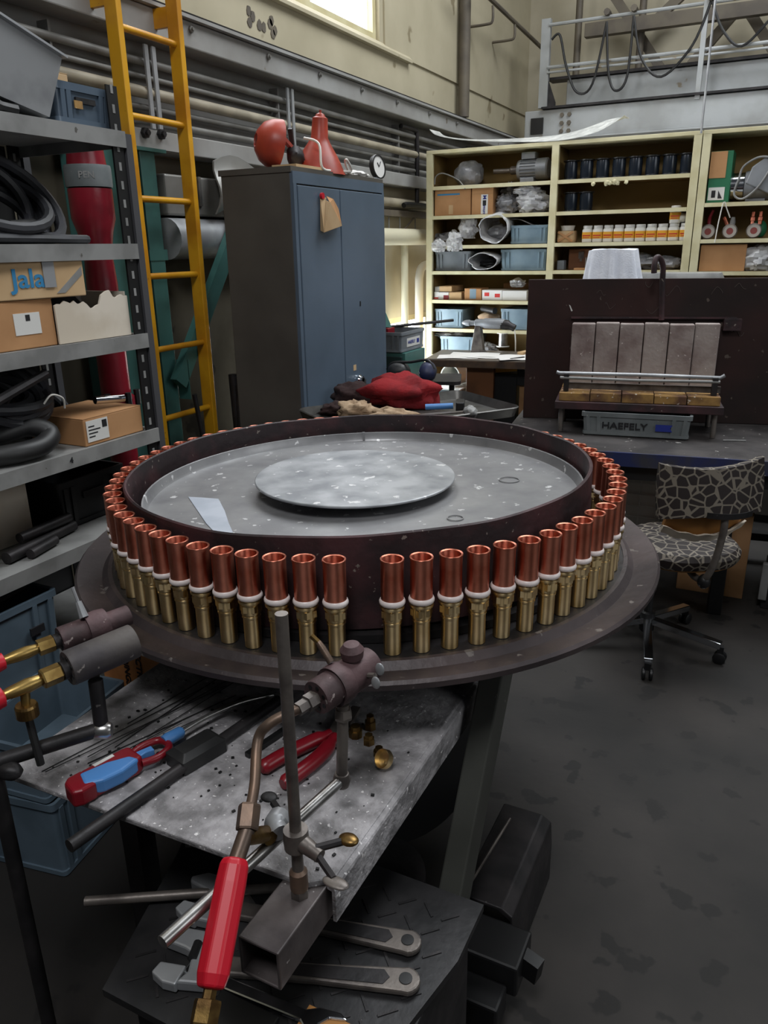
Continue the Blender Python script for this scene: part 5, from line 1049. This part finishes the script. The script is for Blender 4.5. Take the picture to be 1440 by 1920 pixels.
carton('small_box', m_card2, 'long tan carton reaching back on top of the small boxes, fifth back shelf', a[0], b[0]+.02, 6.04, 6.30, 1.275, 1.318, 0, 'small boxes on the fifth shelf')
carton('small_box', m_paper, 'little white box on top at the far left, fifth back shelf', a[0]-.045, a[0]-.003, 6.05, 6.15, 1.275, 1.312, 0, 'small boxes on the fifth shelf')
sbox('cardboard_box', m_carddark, 'large dusty carton at the back of the fifth shelf beside the rusty plate', (-2.039, 6.260, 1.334), (-1.785, 6.260, 1.215), Z, .07, 6.26)
bag('white scrunched bag on the shiny white box, fifth back shelf', V((-1.879, 6.120, 1.320)), (.06, .05, .035), 54, z0=1.31)
Z = .987
scrate('pale blue crate at the far left, sixth back shelf', (-2.580, 6.030, 1.134), (-2.296, 6.030, 1.004), Z, m_crate)
soft('folded_cloth', m_glove, 'folded beige cloth between the pale blue crates, sixth back shelf', 'cloth', V((-2.105, 6.120, 1.073)), (.09, .07, .045), .15, 2, 55)
thing(G().tube([(-2.155, 6.100, 1.145), (-2.023, 6.020, 1.133)], .025, 14), 'black_jar', m_black, 'black shiny jar lying on the folded cloth, sixth back shelf', 'jar')
scrate('pale blue crate half hidden behind the rusty plate, sixth back shelf', (-1.983, 6.030, 1.145), (-1.709, 6.030, 1.025), Z, m_crate)
Z = .77
scrate('pale blue crate behind the worktable, lowest seen on the back shelf', (-2.502, 6.030, 0.916), (-2.190, 6.030, 0.803), Z, m_crate)
bag('white plastic bag in the lowest pale blue crate', V((-2.450, 6.150, 0.923)), (.13, .08, .03), 56)
bag('grey plastic bag right of the lowest pale blue crate', V((-2.120, 6.150, 0.913)), (.08, .06, .05), 57, z0=0.772)

# bay two: black wire spools, flux jars and odds
def spool(label, x, z, first=None):
    p = (x, 6.11, z)
    if first: return dup(first, p, None, label)
    t = T('wire_spool', label, 'spool', p, 0, 'black wire spools', local=True)
    for z_ in (0, .124): P(G().lathe([(.0, 0), (.0545, 0), (.056, .002), (.056, .007), (.0545, .009), (.018, .009), (.018, .004), (0, .004)], Matrix.Translation((0, 0, z_)), 28), 'flange', m_spool, t)
    P(G().lathe([(.044, .009), (.047, .03), (.047, .10), (.044, .124)], None, 26), 'wire_winding', m_wire, t)
    return t
sp = None
for i in range(8):
    o = spool('black spool of dark blue wire, %s from the middle upright in the top row' % ORD[i], -1.503+.1145*i, 2.0685, sp); sp = sp or o
for i in range(2): spool('black spool of dark wire, %s of the two on the second shelf' % ORD[i], -1.49+.112*i, 1.8535, sp)
def jar(label, x, z, first=None, y=6.08):
    if first: return dup(first, (x, y, z), None, label)
    t = T('flux_jar', label, 'jar', (x, y, z), 0, 'amber-labelled jars', local=True)
    P(G().loft([rr(.068, .068, .016, 0), rr(.072, .072, .018, .006), rr(.072, .072, .018, .084), rr(.060, .060, .02, .094)]), 'jar_body', m_pvc, t)
    P(G().loft([rr(.0735, .0735, .018, .024), rr(.0735, .0735, .018, .070)]), 'amber_band', m_amber, t)
    P(G().lathe([(.031, .094), (.033, .096), (.033, .112), (.030, .115)], None, 20), 'lid', m_label, t)
    P(G().box(-.028, .028, -.0378, -.0369, .042, .050).box(-.026, .02, -.0378, -.0369, .030, .034), 'label_print', m_redink, t, smooth=0)
    return t
jf = None
for i in range(10):
    o = jar('white jar with an amber label, %s from the left in the row of ten' % ORD[i], -1.345+.0755*i, 1.6365, jf); jf = jf or o
jar('white jar standing on the ninth jar of the row', -1.345+.0755*8, 1.7525, jf)
soft('tipped_jar', m_pvc, 'white jar lying tipped on the last jar at the right of the row', 'jar', (-.668-.03, 6.09, 1.785), (.042, .04, .032), .1, 1.5, 60)
t = T('wrapped_parcel', 'beige paper-wrapped parcel with crossed folds beside the jars', 'parcel', (-1.50, 6.1, 1.636))
P(G().loft([rr(.125, .11, .02, 1.637), rr(.135, .12, .02, 1.66), rr(.125, .11, .02, 1.718)], m=Matrix.Translation((-1.50, 6.10, 0))), 'wrapping', m_card2, t, smooth=30)
P(G().bar((-1.555, 6.038, 1.645), (-1.445, 6.038, 1.712), .016, .003, (0, 1, 0)).bar((-1.445, 6.037, 1.645), (-1.555, 6.037, 1.712), .016, .003, (0, 1, 0)), 'paper_fold', m_card, t, smooth=0)
thing(G().lathe([(.045, 0), (.052, .03), (.055, .035), (.05, .035), (.042, .004)], Matrix.Translation((-1.50, 6.1, 1.7205)), 22), 'white_dish', m_pvc, 'small white dish sitting on the wrapped parcel', 'dish')
random.seed(40)
g = G()
for k in range(14): g.blob((-1.20+random.gauss(0, .07)*.8, 6.004+random.uniform(-.003, .006), 2.038+random.uniform(-.014, .004)), (.016, .008, .014), .4, 2, k, 8, 6, False)
props(P(g, 'dried_foam', m_creamedge), 'dried expanding foam squeezed out below the top spool shelf', 'foam', kind='stuff')
Z = 1.44
t = sbox('wooden_case', m_wood, 'brown wooden case with a metal clasp, behind the white cloth', (-1.481, 6.100, 1.590), (-1.292, 6.100, 1.455), Z, .2, 6.1)
fface(t, G().box(-.02, .02, -.104, -.1, .08, .13).box(-.008, .008, -.108, -.1, .06, .10), 'clasp', m_steel)
thing(G().box(-1.555, -1.50, 6.05, 6.12, 1.441, 1.51), 'grey_tin', m_crategrey, 'small grey tin beside the middle upright, lowest visible shelf', 'tin', smooth=0, bevel=.006)
thing(G().box(-1.42, -1.28, 6.03, 6.16, 1.441, 1.456), 'wood_strip', m_card, 'flat wooden strip in front of the wooden case', 'wood', smooth=0)
thing(G().tube([(-1.33, 6.02, 1.457), (-1.33, 6.02, 1.53)], .006, 8), 'small_pin', m_steel, 'small upright metal pin on the wooden slat', 'pin')
bag('grey crumpled bag behind the crowbar hook, lowest visible shelf', V((-1.0, 6.15, 1.50)), (.16, .1, .06), 61, m_baggrey, z0=1.441)
bag('grey printed bag by the double upright, lowest visible shelf', V((-.78, 6.12, 1.485)), (.11, .08, .05), 62, m_baggrey, .2, z0=1.441)
# white cloth over a box standing on the bench behind the plate
t = T('draped_cloth', 'white cloth draped over a box behind the rusty plate', 'cloth', (-0.956, 5.120, 1.424))
c0 = V((-0.965, 5.120, 1.424)); top = V((-0.969, 5.120, 1.588)).z; 
n = 96; loops = []
for j in range(9):
    v = j/8; hw = .135+.045*v; hd = .12+.05*v
    lp = []
    for k in range(n):
        a = 2*PI*k/n; q = (abs(math.cos(a))**7+abs(math.sin(a))**7)**(-1/7)
        wv = 1+(.02+.12*v)*math.sin(a*9+1)*.8+(.015+.07*v)*math.sin(a*17)+(.10*v if math.cos(a) > .5 else 0)
        lp.append(V((c0.x+hw*q*math.cos(a)*wv, c0.y+hd*q*math.sin(a)*wv, top-.36*v+.004*math.sin(3*a))))
    loops.append(lp)
loops.insert(0, [V((c0.x, c0.y, top+.004))+(p-V((c0.x, c0.y, top)))*.6 for p in loops[0]])
P(G().loft(loops), 'cloth_drape', m_cloth, t, smooth=60)
CB = c0.copy()
t = T('side_bench', 'low grey cupboard standing behind the rusty plate, carrying the cloth and grey lid', 'cupboard', (-.70, 5.3, 0))
P(G().box(-1.19, .2, 4.95, 5.65, .05, top-.375), 'carcass', m_greypaint, t, smooth=0, bevel=.004)
P(G().box(-1.16, .17, 4.98, 5.62, 0, .05), 'plinth', m_dark, t, smooth=0)
g = V((-0.633, 5.450, 1.428))
t = T('grey_case', 'pale grey moulded plastic case lid behind the crowbar hook', 'case', (g.x, 5.46, top-.374))
P(G().loft([rr(.56, .26, .05, top-.373), rr(.58, .28, .06, g.z-.02), rr(.55, .25, .05, g.z+.012), rr(.42, .15, .05, g.z+.014)], m=Matrix.Translation((g.x, 5.46, 0))), 'moulded_lid', m_shelfgrey, t)
# bay three
Z = 1.874
a, b = (-0.594, 6.030, 2.195), (-0.407, 6.030, 1.899); x, wd, h = span(a, b, Z)
t = sbox('cardboard_box', m_green, 'green carton with a brown top panel and white label, right back shelf', a, b, Z, .24)
fface(t, G().box(-wd*.5, wd*.24, -.1225, -.1202, h*.48, h*.99), 'brown_panel', m_card); fface(t, G().box(-wd*.45, wd*.28, -.1225, -.1202, h*.05, h*.30), 'white_label', m_label)
fface(t, G().box(-wd*.30, -wd*.12, -.124, -.1225, h*.10, h*.24), 'label_print', m_dark); fface(t, G().prism([(0, h*.08), (wd*.2, h*.08), (0, h*.24)], .1225, .124, Matrix(((1,0,0,0),(0,0,-1,0),(0,1,0,0),(0,0,0,1)))), 'label_print', m_dark)
p0 = V((-0.266, 6.140, 2.021)); 
t = T('pump_motor', 'chrome-ended grey motor unit with a looped grey cord, right back shelf', 'motor', (p0.x, p0.y, Z))
m = frame((p0.x, p0.y, Z+.105), (1, 0, 0), (0, 0, 1))
P(G().lathe([(.07, -.16), (.082, -.155), (.085, -.06), (.072, -.055)], m, 26), 'chrome_end', m_chrome, t)
P(G().lathe([(.09, -.055), (.095, -.03), (.095, .09), (.088, .10)], m, 26), 'motor_body', m_motor, t)
P(G().lathe([(.07, .10), (.082, .105), (.082, .18), (.07, .185)], m, 26), 'chrome_end', m_chrome, t)
P(G().prism([(-.05, -.02), (.12, -.10), (.12, .12), (.05, .13), (-.02, .08)], -.03, .03, Matrix.Translation((p0.x, p0.y-.075, Z+.135)) @ Matrix.Rotation(PI/2, 4, 'X')), 'housing', m_motor, t, smooth=0, bevel=.008)
P(G().tube(smoothpath([(p0.x-.09, p0.y-.11, Z+.15), (p0.x-.11, p0.y-.11, Z+.05), (p0.x-.05, p0.y-.115, Z+.02), (p0.x+.04, p0.y-.115, Z+.10), (p0.x+.1, p0.y-.115, Z+.24), (p0.x+.02, p0.y-.11, Z+.27), (p0.x-.07, p0.y-.11, Z+.22), (p0.x-.09, p0.y-.11, Z+.15)], 6), .007, 8), 'cord', m_shelfgrey, t)
P(G().box(p0.x-.04, p0.x+.08, p0.y-.05, p0.y+.05, Z+.0005, Z+.02), 'foot', m_motor, t, smooth=0)
Z = 1.641
def gauge(label, c, kind):
    t = T('pressure_gauge', label, 'gauge', (c[0], 6.08, Z), group='gauges on the right back shelf')
    mg = frame((c[0], 6.06, c[2]), (0, -1, 0), (1, 0, 0))
    P(G().lathe([(.045, -.03), (.048, 0), (.048, .008), (.042, .01), (.042, .006)], mg, 26), 'case', m_steel, t)
    P(G().lathe([(.042, .005), (.042, .007)], mg, 24), 'dial', m_glass, t)
    P(G().lathe([(.022, .007), (.022, .0078)], mg, 18), 'red_centre', M('dull_red_dial', '#8a4542', .5), t)
    P(G().lathe([(.02, -.12), (.035, -.10), (.035, -.03)], mg, 16), 'regulator_body', m_dark, t)
    if kind == 0: P(G().tube(smoothpath([(c[0], 6.08, c[2]+.04), (c[0], 6.08, c[2]+.09), (c[0]+.02, 6.06, c[2]+.14)], 5), [.012]*6+[.009]*5, 9), 'red_hose', m_redpaint, t)
    elif kind == 1: P(G().tube([(c[0]-.05, 6.08, c[2]+.09), (c[0]-.01, 6.08, c[2]+.02)], .013, 9), 'pink_hose', m_copper, t); P(G().lathe([(.016, .04), (.018, .06), (.012, .09)], Matrix.Translation((c[0]+.01, 6.08, c[2])), 10), 'valve', m_shelfgrey, t)
    else:
        for dx in (-.016, .03): P(G().lathe([(.014, .04), (.014, .06), (.018, .065), (.018, .085), (.012, .09), (.012, .12)], Matrix.Translation((c[0]+dx, 6.08, c[2])), 8), 'brass_union', m_copper, t, smooth=20)
for i, q in enumerate(((-0.515, 6.060, 1.706), (-0.376, 6.060, 1.710), (-0.227, 6.060, 1.710))): gauge(('round gauge with a red hose, first in from the double upright', 'round gauge with a pink hose stub, middle one of three', 'round gauge with two copper unions, farthest from the double upright')[i], (q[0], 0, 1.641+.05), i)
thing(G().tube(smoothpath([(-0.458, 5.990, 1.618), (-0.449, 5.990, 1.745), (-0.431, 5.990, 1.875), (-0.407, 6.000, 1.831), (-0.382, 6.020, 1.777)], 4), .004, 6), 'hanging_string', m_pvc, 'pale string looped over the right shelf edge above the gauges', 'string')
soft('green_bottle', m_green, 'dark green bottle behind the third gauge at the picture edge', 'bottle', (-.20, 6.16, 1.70), (.05, .05, .06), .05, 1, 70)
t = sbox('cardboard_box', m_card, 'open brown carton standing low in the right back shelf', (-0.573, 6.030, 1.606), (-0.254, 6.030, 1.408), 1.431, .26, 6.03, open_top=True)
bag('white crumpled bag right of the open brown carton', V((-0.163, 6.100, 1.486)), (.13, .1, .09), 71, None, .3, z0=1.432)
# clear curved strip lying on top of the back shelves
pts = smoothpath([(-2.593, 6.120, 2.468), (-2.525, 6.120, 2.425), (-2.304, 6.120, 2.384), (-1.963, 6.120, 2.358), (-1.639, 6.120, 2.350), (-1.408, 6.120, 2.376), (-1.135, 6.120, 2.451)], 8)
g = G(); N_ = len(pts)
hw = [min(.004+.10*(k/(N_-1))**1.5, .105*(1-max(0, (k/(N_-1)-.82)/.18)**2)+.004) for k in range(N_)]
lo = [[V((p.x, p.y-.10-w_*.4, p.z-w_*.55)), V((p.x, p.y+.10, p.z+w_*.55)), V((p.x, p.y+.10, p.z+w_*.55+.003)), V((p.x, p.y-.10-w_*.4, p.z-w_*.55+.003))] for p, w_ in zip(pts, hw)]
zmin = min(v.z for l in lo for v in l); dz = 2.327-zmin
lo = [[v+V((0, 0, dz)) for v in l] for l in lo]
thing(G().loft(lo), 'acrylic_strip', M('scratched_clear_acrylic', '#c4c6c2', .25, 0, '#e4e4e0', 14, alpha=.75), 'long curved scratched clear strip lying on top of the back shelves', 'strip', smooth=0)

# ---------------------------------------------------------------- navy workbench with rusty plate, firebrick hearth and crate
BM = Matrix.Translation((-1.10, 3.328, 0)) @ Matrix.Rotation(math.radians(8), 4, 'Z')
t = T('hearth_bench', 'dark splashed workbench with a navy edge carrying the firebrick hearth', 'bench', (-.1, 3.8, 0))
P(G().box(0, 2.3, 0, .90, .71, .75, BM), 'bench_top', M('sooty_bench_plate', '#4a4645', .5, .2, '#2f2c2c', 5, spot='#a19d99', ssc=30, sth=.69, bump=.15), t, smooth=0, bevel=.003)
P(G().box(-.004, 2.304, -.012, 0, .69, .752, BM), 'navy_edge', m_bluepaint, t, smooth=0)
P(G().box(0.02, 2.28, .03, .07, .62, .71, BM), 'front_rail', m_black, t, smooth=0)
for x, y in ((.05, .08), (1.03, .08), (2.2, .08), (.05, .82), (1.1, .82), (2.2, .82)): P(G().box(x-.03, x+.03, y-.03, y+.03, 0, .71, BM), 'leg', m_black, t, smooth=0, bevel=.003)
P(G().box(.05, 2.2, .78, .84, .12, .16, BM), 'rear_rail', m_black, t, smooth=0)
t = T('steel_plate', 'tall dark rusty steel plate with chalk scrawls standing on the workbench', 'plate', (-.3, 4.17, .752))
PM = Matrix.Translation((-1.153, 3.947, 0)) @ Matrix.Rotation(math.radians(14), 4, 'Z')
P(G().box(0, 2.0, 0, .018, .752, 1.458, PM), 'plate_sheet', m_plate, t, smooth=0, bevel=.002)
m_chalk = M('faint_chalk', '#4d4440', .9)
random.seed(19)
for i, (x, z, s_) in enumerate(((.36, 1.39, .05), (.40, 1.33, .06), (.58, 1.43, .05), (.62, 1.31, .09), (.70, 1.40, .09), (.90, 1.40, .07), (1.0, 1.42, .06), (1.02, 1.20, .05))):
    pts = [(x+s_*(k/5-.5)*random.uniform(.6, 1.1), -.001, z+s_*.32*math.sin(k*1.15+i)*random.uniform(.6, 1)) for k in range(6)]
    P(G().tube([PM @ p for p in smoothpath(pts, 4)], .0012, 5), 'chalk_stroke', m_chalk, t)
P(G().prism([(.205, 1.335), (.212, 1.33), (.225, 1.305), (.218, 1.302)], -.002, .0, PM @ Matrix(((1,0,0,0),(0,0,1,0),(0,1,0,0),(0,0,0,1)))), 'paint_daub', m_label, t, smooth=0)
P(G().box(.22, 1.0, -.02, 0, 1.268, 1.276, PM).box(.94, 1.02, -.04, 0, 1.215, 1.27, PM), 'welded_ledge', m_rust, t, smooth=0)
HM = Matrix.Translation((-.905, 3.693, 0)) @ Matrix.Rotation(math.radians(10), 4, 'Z')
t = T('brick_hearth', 'small steel hearth stand with a bed of splashed yellow firebricks', 'hearth', (-.55, 3.87, .752))
for x, y in ((.015, .02), (.715, .02), (.015, .26), (.715, .26)): P(G().tube([HM @ V((x, y, .752)), HM @ V((x, y, .868))], .012, 10), 'leg', m_steel, t)
P(G().box(-.015, .745, -.02, .29, .868, .905, HM), 'steel_tray', m_rust, t, smooth=0, bevel=.003)
for i in range(5): P(G().box(.0+.146*i+.002, .0+.146*(i+1)-.002, -.005+.003*(i % 2), .17, .906, .945+.003*((i*7) % 3), HM), 'brick', m_brickyel, t, smooth=0, bevel=.003)
for i in range(5): P(G().box(.0+.146*i+.002, .0+.146*(i+1)-.002, .172, .285, .906, .948+.003*((i*5) % 3), HM), 'brick', m_brickyel, t, smooth=0, bevel=.003)
for i in range(6): P(G().box(.03+.1145*i+.002, .03+.1145*(i+1)-.002, .205+.004*((i*3) % 4), .27, .952, 1.252+.004*(i % 2), HM), 'brick', m_brick, t, smooth=0, bevel=.005)
P(G().box(.02, .73, .06, .075, .955, .985, HM), 'front_fence', m_steel, t, smooth=0)
t = T('spit_bars', 'two pale splashed steel bars laid across the front of the hearth', 'bars', HM @ V((.36, .04, .95)))
P(G().tube([HM @ V(p) for p in ((-.02, .05, 1.035), (-.005, .05, 1.03), (.36, .05, 1.032), (.72, .05, 1.028), (.74, .05, 1.04))], .009, 10), 'upper_bar', m_galv, t)
P(G().tube([HM @ V(p) for p in ((.0, .03, 1.012), (.36, .03, 1.008), (.72, .03, 1.012))], .007, 10), 'lower_bar', m_shelfgrey, t)
for x in (.03, .70): P(G().box(x-.012, x+.012, .025, .06, .95, 1.03, HM), 'bar_rest', m_dark, t, smooth=0)
t = crate('storage_crate', 'grey splashed crate with bold name lettering and a blue flag mark under the hearth', HM @ V((.37, .10, .7525)), 8, .50, .30, .108, m_cratedark, handle=False)
OFF[t.name] = V((0, 0, 0))
text('HAEFELY', .042, (-.05, -.150, .05), (0, -1, 0), m_ink, t, sx=1.25)
P(G().prism([(.09, .034), (.165, .034), (.155, .050), (.165, .066), (.09, .066)], .1495, .151, Matrix(((1,0,0,0),(0,0,-1,0),(0,1,0,0),(0,0,0,1)))), 'flag_mark', m_navy, t, smooth=0)
t = T('pry_bar', 'hooked steel bar leaning upright against the rusty plate above the bricks', 'bar', HM @ V((.42, .285, 1.25)))
hk = smoothpath([(-0.507, 4.024, 1.268), (-0.512, 4.023, 1.343), (-0.518, 4.012, 1.442), (-0.521, 4.001, 1.515), (-0.534, 3.978, 1.552), (-0.548, 3.955, 1.557), (-0.552, 3.944, 1.524), (-0.551, 3.945, 1.488)], 6)
P(G().tube(hk, .013, 10), 'hook_bar', m_rust, t)
# small things on the hearth bench
for i, (x, y, rz) in enumerate(((1.35, .32, 20), (1.28, .20, 60), (1.05, .34, 10))):
    thing(G().box(-.05, .05, -.004, .004, .7525, .757, BM @ rotz((x, y, 0), rz)), 'steel_offcut', m_shelfgrey, ('pale steel offcut at the back of the hearth bench', 'pale steel offcut near the front of the hearth bench', 'pale steel offcut beside the hearth leg')[i], 'offcut', 'offcuts on the hearth bench', smooth=0)
thing(G().loft([rr(.10, .08, .01, .7525), rr(.07, .05, .01, .775)], m=BM @ rotz((.15, .12, 0), 15)), 'folded_paper', m_label, 'folded white paper at the left end of the hearth bench', 'paper', smooth=0)
# tall slotted grey bracket and stuff right of the bench leg
t = T('machine_slide', 'pale grey ribbed slide with a lever standing under the hearth bench', 'machine', (.17, 3.75, 0))
P(G().box(.115, .185, 3.70, 3.80, .22, .70), 'column', m_shelfgrey, t, smooth=0, bevel=.003)
for k in range(26): P(G().box(.116, .184, 3.694, 3.70, .36+.012*k, .366+.012*k), 'bellows_rib', m_crategrey, t, smooth=0)
P(G().box(.10, .20, 3.68, 3.82, 0, .22), 'base', m_dark, t, smooth=0, bevel=.005)
P(G().tube([(.18, 3.69, .44), (.28, 3.67, .44)], .009, 10), 'lever', m_steel, t)
P(G().blob((.185, 3.685, .44), (.02, .015, .015), .05, 1, 2, flat=False), 'lever_knob', m_pvc, t)
P(G().box(.085, .12, 3.66, 3.69, .05, .23), 'clamp_foot', m_shelfgrey, t, smooth=0, bevel=.004)
t = T('low_cabinet', 'dark teal machine body on the floor at the right frame edge', 'machine', (.45, 3.7, 0))
P(G().box(.26, .75, 3.52, 3.98, 0.02, .36), 'body', M('dark_petrol_paint', '#1d2b30', .4), t, smooth=0, bevel=.01)
P(G().box(.27, .74, 3.53, 3.97, 0, .02), 'plinth', m_black, t, smooth=0)
P(G().box(.30, .70, 3.55, 3.9, .36, .40), 'lid', m_dark, t, smooth=0, bevel=.006)
for i, (x, z, la) in enumerate(((-.62, .30, 'white wire basket seen between chair and turntable'),)):
    t = T('wire_basket', la, 'basket', (-.62, 3.9, 0))
    for k in range(7): P(G().tube([(-.86+.01*k, 3.88, .18+.06*k), (-.42, 3.88, .18+.06*k)], .004, 6), 'wire', m_pvc, t)
    for k in range(6): P(G().tube([(-.85+.085*k, 3.885, 0.0), (-.85+.085*k, 3.885, .56)], .004, 6), 'wire', m_pvc, t)
    P(G().box(-.88, -.40, 3.90, 4.10, .0, .5), 'white_box', m_pvc, t, smooth=0, bevel=.01)
carton('cardboard_box', m_carddark, 'brown carton on the floor under the hearth bench', -.28, .02, 3.75, 4.05, 0, .42)

# ---------------------------------------------------------------- swivel chair in honeycomb upholstery
t = T('swivel_chair', 'swivel chair in brown and cream honeycomb cover pushed under the hearth bench', 'chair', (-.33, 3.11, 0))
hub = V((-.33, 3.11, 0)); sc_ = V((-.235, 3.17, 0))
P(G().lathe([(.022, .06), (.03, .07), (.03, .15), (.018, .155), (.018, .42)], Matrix.Translation(hub), 18), 'gas_column', m_black, t)
for k in range(5):
    a = math.radians(-80+72*k); d = V((math.cos(a), math.sin(a), 0)); e = hub+d*.30
    P(G().bar(hub+d*.02+V((0, 0, .115)), e+V((0, 0, .078)), .035, .028).add([], []), 'star_foot', m_chrome, t, smooth=0, bevel=.003)
    w_ = P(G().box(-.012, .012, -.012, .012, .045, .075, Matrix.Translation(e)), 'caster', m_black, t, smooth=0)
    for s_ in (-.014, .014):
        P(G().lathe([(.0, -.007), (.02, -.007), (.025, -.004), (.025, .004), (.02, .007), (0, .007)], frame(e+V((-d.y*s_, d.x*s_, .025)), V((-d.y, d.x, 0))), 18), 'wheel', m_black, w_)
SM = rotz(sc_, 29)
P(G().loft([rr(.40, .40, .16, .415, 8), rr(.42, .42, .17, .43, 8), rr(.43, .43, .18, .455, 8), rr(.40, .40, .17, .475, 8), rr(.25, .25, .12, .482, 8)], m=SM), 'seat', m_honey, t)
P(G().loft([rr(.38, .38, .16, .405, 6), rr(.39, .39, .16, .416, 6)], m=SM), 'seat_board', m_orangewood, t)
P(G().box(-.08, .08, -.08, .08, .38, .405, SM), 'seat_bracket', m_black, t, smooth=0)
P(G().sheet(lambda u, v: SM @ V(((u-.5)*.40*(1-.06*abs(v-.5)), -.20-.045*(1-(2*u-1)**2)+.03*v-.01, .648+.175*v-.035*(1-v)*(abs(2*u-1))*(-1)*0+.03*(2*u-1)**2*(v-.3)+.018*u)), 16, 8, tuple(SM.to_3x3() @ V((0, .032, 0)))), 'backrest', m_honey, t, smooth=60)
P(G().sheet(lambda u, v: SM @ V(((u-.5)*.30, -.185-.04*(1-(2*u-1)**2)+.03*(1-v), .59+.06*v-.03*(1-(2*u-1)**2)*(1-v)+.01*u)), 12, 5, tuple(SM.to_3x3() @ V((0, .02, 0)))), 'backrest_lining', m_orangewood, t)
P(G().sheet(lambda u, v: SM @ V(((u-.5)*.32, -.182-.04*(1-(2*u-1)**2)+.03*(1-v), .565+.035*v-.035*(1-(2*u-1)**2)+.014*u+.003*math.sin(30*u))), 24, 4, tuple(SM.to_3x3() @ V((0, .014, 0)))), 'gathered_cover_hem', m_whitecard, t)
P(G().sheet(lambda u, v: SM @ V(((u-.5)*.17+.05, -.262-.03*(1-(2*u-1)**2), .655+.022*v+.004*u)), 8, 2, tuple(SM.to_3x3() @ V((0, .004, 0)))), 'back_plate', m_dark, t, smooth=30)
P(G().tube([SM @ V(p) for p in smoothpath([(.03, -.265, .665), (.03, -.268, .60), (.015, -.262, .48), (-.0, -.235, .40), (-.0, -.15, .37), (0, -.05, .385)], 6)], .0135, 10), 'back_bar', m_steel, t)
P(G().blob(SM @ V((0, -.23, .385)), (.025, .025, .03), .05, 1, 2, flat=False), 'back_knob', m_black, t)
for i, (x, y, h, m, la) in enumerate(((.11, .06, .05, m_shelfgrey, 'pale grey metal clamp piece lying on the chair seat'), (.04, .02, .02, m_pvc, 'small white plastic bit lying on the chair seat'))):
    thing(G().loft([rr(.06-.02*i, .045-.02*i, .005, .483), rr(.05-.02*i, .035-.02*i, .005, .483+h)], m=SM @ Matrix.Translation((x, y, 0))), 'metal_piece', m, la, 'part', smooth=20)
